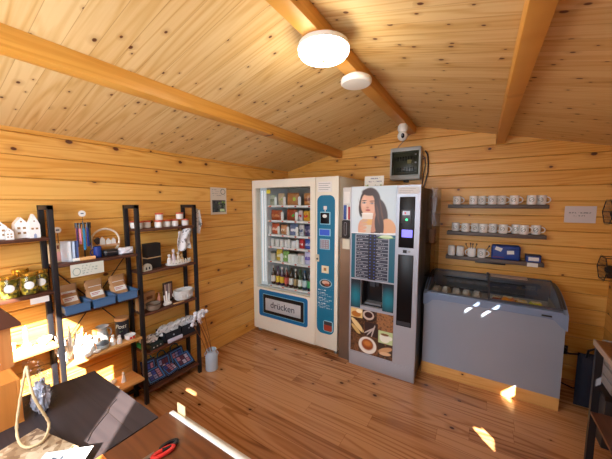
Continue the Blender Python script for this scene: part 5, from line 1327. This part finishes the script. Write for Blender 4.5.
MB().box(-.437, .40, -.60, .262, .728, .7505, bev=.002).build('counter_top', W_TABLE, t)
for x, y in ((-.40, .22), (.36, .22), (-.40, -.56), (.36, -.56)): MB().box(x - .02, x + .02, y - .02, y + .02, 0, .728).build('leg', WHITE_PAINT, t)
MB().box(-.425, .40, .262, .279, .715, .753, bev=.003).build('white_edge', WHITE_PAINT, t)
MB().cyl((-.405, .300, .715), (.40, .300, .715), .011, n=20).build('white_rail', WHITE_PAINT, t)
MB().box(-.410, -.395, .275, .312, .700, .730, bev=.002).build('rail_bracket', SILVER, t)
MB().box(-.408, -.360, .286, .290, .728, .785, bev=.001, M=Matrix.Rotation(.0, 4, 'Z')).build('sun_patch_tab', mat('cream_tab', srgb(240, 220, 170), .7), t)  # tab added to stand in for a bright sun patch
# scissors
t = thing('scissors', 'scissors with red and black handles lying on the walnut counter', 'scissors', (-.845, .455, .7515), -.25)
def loop(cx, cy, rx, ry, r0=.0065): return [(cx + rx * math.cos(a), cy + ry * math.sin(a), r0) for a in [2 * PI * k / 20 for k in range(20)]]
MB().tube(loop(.006, .022, .011, .026), .0062, 8, True).build('black_handle', BLACK, t)
MB().tube(loop(.022, .000, .010, .032), .0062, 8, True).build('red_handle', RED, t)
MB().prism([(-.004, -.02), (.008, -.02), (.012, -.14), (.008, -.14)], 'z', .002, .004).prism([(.006, -.02), (.016, -.02), (.004, -.14), (.002, -.14)], 'z', .0045, .0065).build('blades', SILVER_DK, t)
tag(MB().box(-.985, -.93, .285, .345, .7505, .7535, bev=.001).build('sunlit_patch', mat('sunlit_orange', srgb(216, 130, 60), .6)), 'orange-brown painted sunlit patch at the near corner of walnut counter', 'card')  # plate coloured orange in place of sunlight on the counter
# orange wooden box
t = thing('wooden_box', 'honey-coloured wooden box at the left end of black table', 'box', (-1.505, .12, .750))
m = MB().box(-.12, .115, -.20, .135, 0, .010).box(-.12, .115, .123, .135, .010, .165, bev=.002).box(-.12, .115, -.20, -.188, .010, .165, bev=.002).box(.103, .115, -.188, .123, .010, .165).box(-.12, -.108, -.188, .123, .010, .165)
m.build('box_body', W_OAK, t)
MB().box(-.108, .103, -.188, .123, .155, .165).build('box_lid', W_OAK, t)
# little wooden house
t = thing('wooden_display_house', 'wooden house-shaped stand with dark brown gable roof on the honey-coloured box', 'stand', (-1.565, .10, .9155))
MB().prism([(.065, 0), (.165, 0), (.165, .165), (.065, .165)], 'x', -.05, .05).build('house_body', W_KRAFTY, t)
MB().prism([(.035, .165), (.190, .165), (.190, .176), (.1125, .285), (.035, .176)], 'x', -.06, .075).build('roof_board', W_SHELF, t)
t = thing('orange_pen', 'orange pen leaning above the wooden box', 'pen', (-1.425, .165, .9165))
MB().cyl((-.0, -.07, 0), (.012, .02, .055), .0055, n=12).build('barrel', ORANGE, t)
MB().cyl((.012, .02, .055), (.0155, .047, .0715), .0058, n=12).build('cap', SILVER, t)
# cellophane bag
CELLO = clear('cellophane', (.93, .94, .97), .08)
t = thing('cellophane_bag', 'crinkled clear cellophane bag standing on the black table', 'bag', (-1.395, .305, .7505))
m = MB().blob((0, 0, .080), (.038, .042, .085), .55, 14, 4, 5).blob((-.02, -.01, .175), (.024, .026, .035), .6, 14, 3, 8)
m.build('bag_film', CELLO, t, smooth=15)
MB().blob((0, 0, .066), (.026, .026, .062), .5, 12, 4, 11).build('silver_filling', mat('crumpled_silver', srgb(196, 198, 206), .35, .3, bump=.8, scale=50), t)
# rope handle and paper carrier bag
bagm = filling('brown_print_bag', srgb(120, 92, 66), srgb(176, 150, 118), srgb(206, 188, 160))
t = thing('gift_bag', 'mottled brown and beige gift bag with a rope handle in the near left corner', 'bag', (-1.125, .195, .7505), .22)
m = MB().box(-.105, .105, -.075, .085, 0, .004)
for s_ in (-1, 1): m.box(-.105, .105, s_ * .080 + .003, s_ * .080 + .007, 0, .035).box(s_ * .105 - .002, s_ * .105 + .002, -.075, .085, 0, .035)
m.build('bag_sides', bagm, t)
MB().box(-.104, .104, -.076, .086, .030, .036, bev=.002).build('bag_lid', bagm, t)
inv = (Matrix.Translation((-1.125, .195, .7505)) @ Matrix.Rotation(.22, 4, 'Z')).inverted()
ctl = [Vector(q) for q in ((-1.25, .245, 1.008), (-1.25, .224, .908), (-1.25, .210, .82), (-1.20, .205, .795), (-1.16, .215, .793), (-1.15, .242, .793), (-1.17, .262, .797), (-1.20, .276, .812), (-1.20, .264, .86), (-1.20, .245, .932), (-1.235, .245, .99))]
pts = []
for i in range(len(ctl)):
    p0, p1, p2, p3 = (ctl[(i + k - 1) % len(ctl)] for k in range(4))
    for k in range(6):
        u = k / 6; pts.append(inv @ (.5 * ((2 * p1) + (p2 - p0) * u + (2 * p0 - 5 * p1 + 4 * p2 - p3) * u * u + (3 * p1 - p0 - 3 * p2 + p3) * u ** 3)))
MB().tube(pts, [.0040 + .0007 * math.sin(k * 2.3) for k in range(len(pts))], 10, True).build('rope_handle', ROPE, t)
t = thing('price_sheet', 'white paper with blue-grey writing lying on the gift bag', 'paper', (-1.015, .250, .7885), .75)
MB().box(-.065, .065, -.045, .045, 0, .0015).build('sheet', PAPER, t)
m = MB()
for k in range(5): m.box(-.055 + k * .024, -.050 + k * .024, -.010, .020, .0015, .0022).box(-.055 + k * .024, -.043 + k * .024, .014, .018, .0015, .0022)
m.build('writing', mat('blue_grey_ink', srgb(70, 100, 130), .6), t)
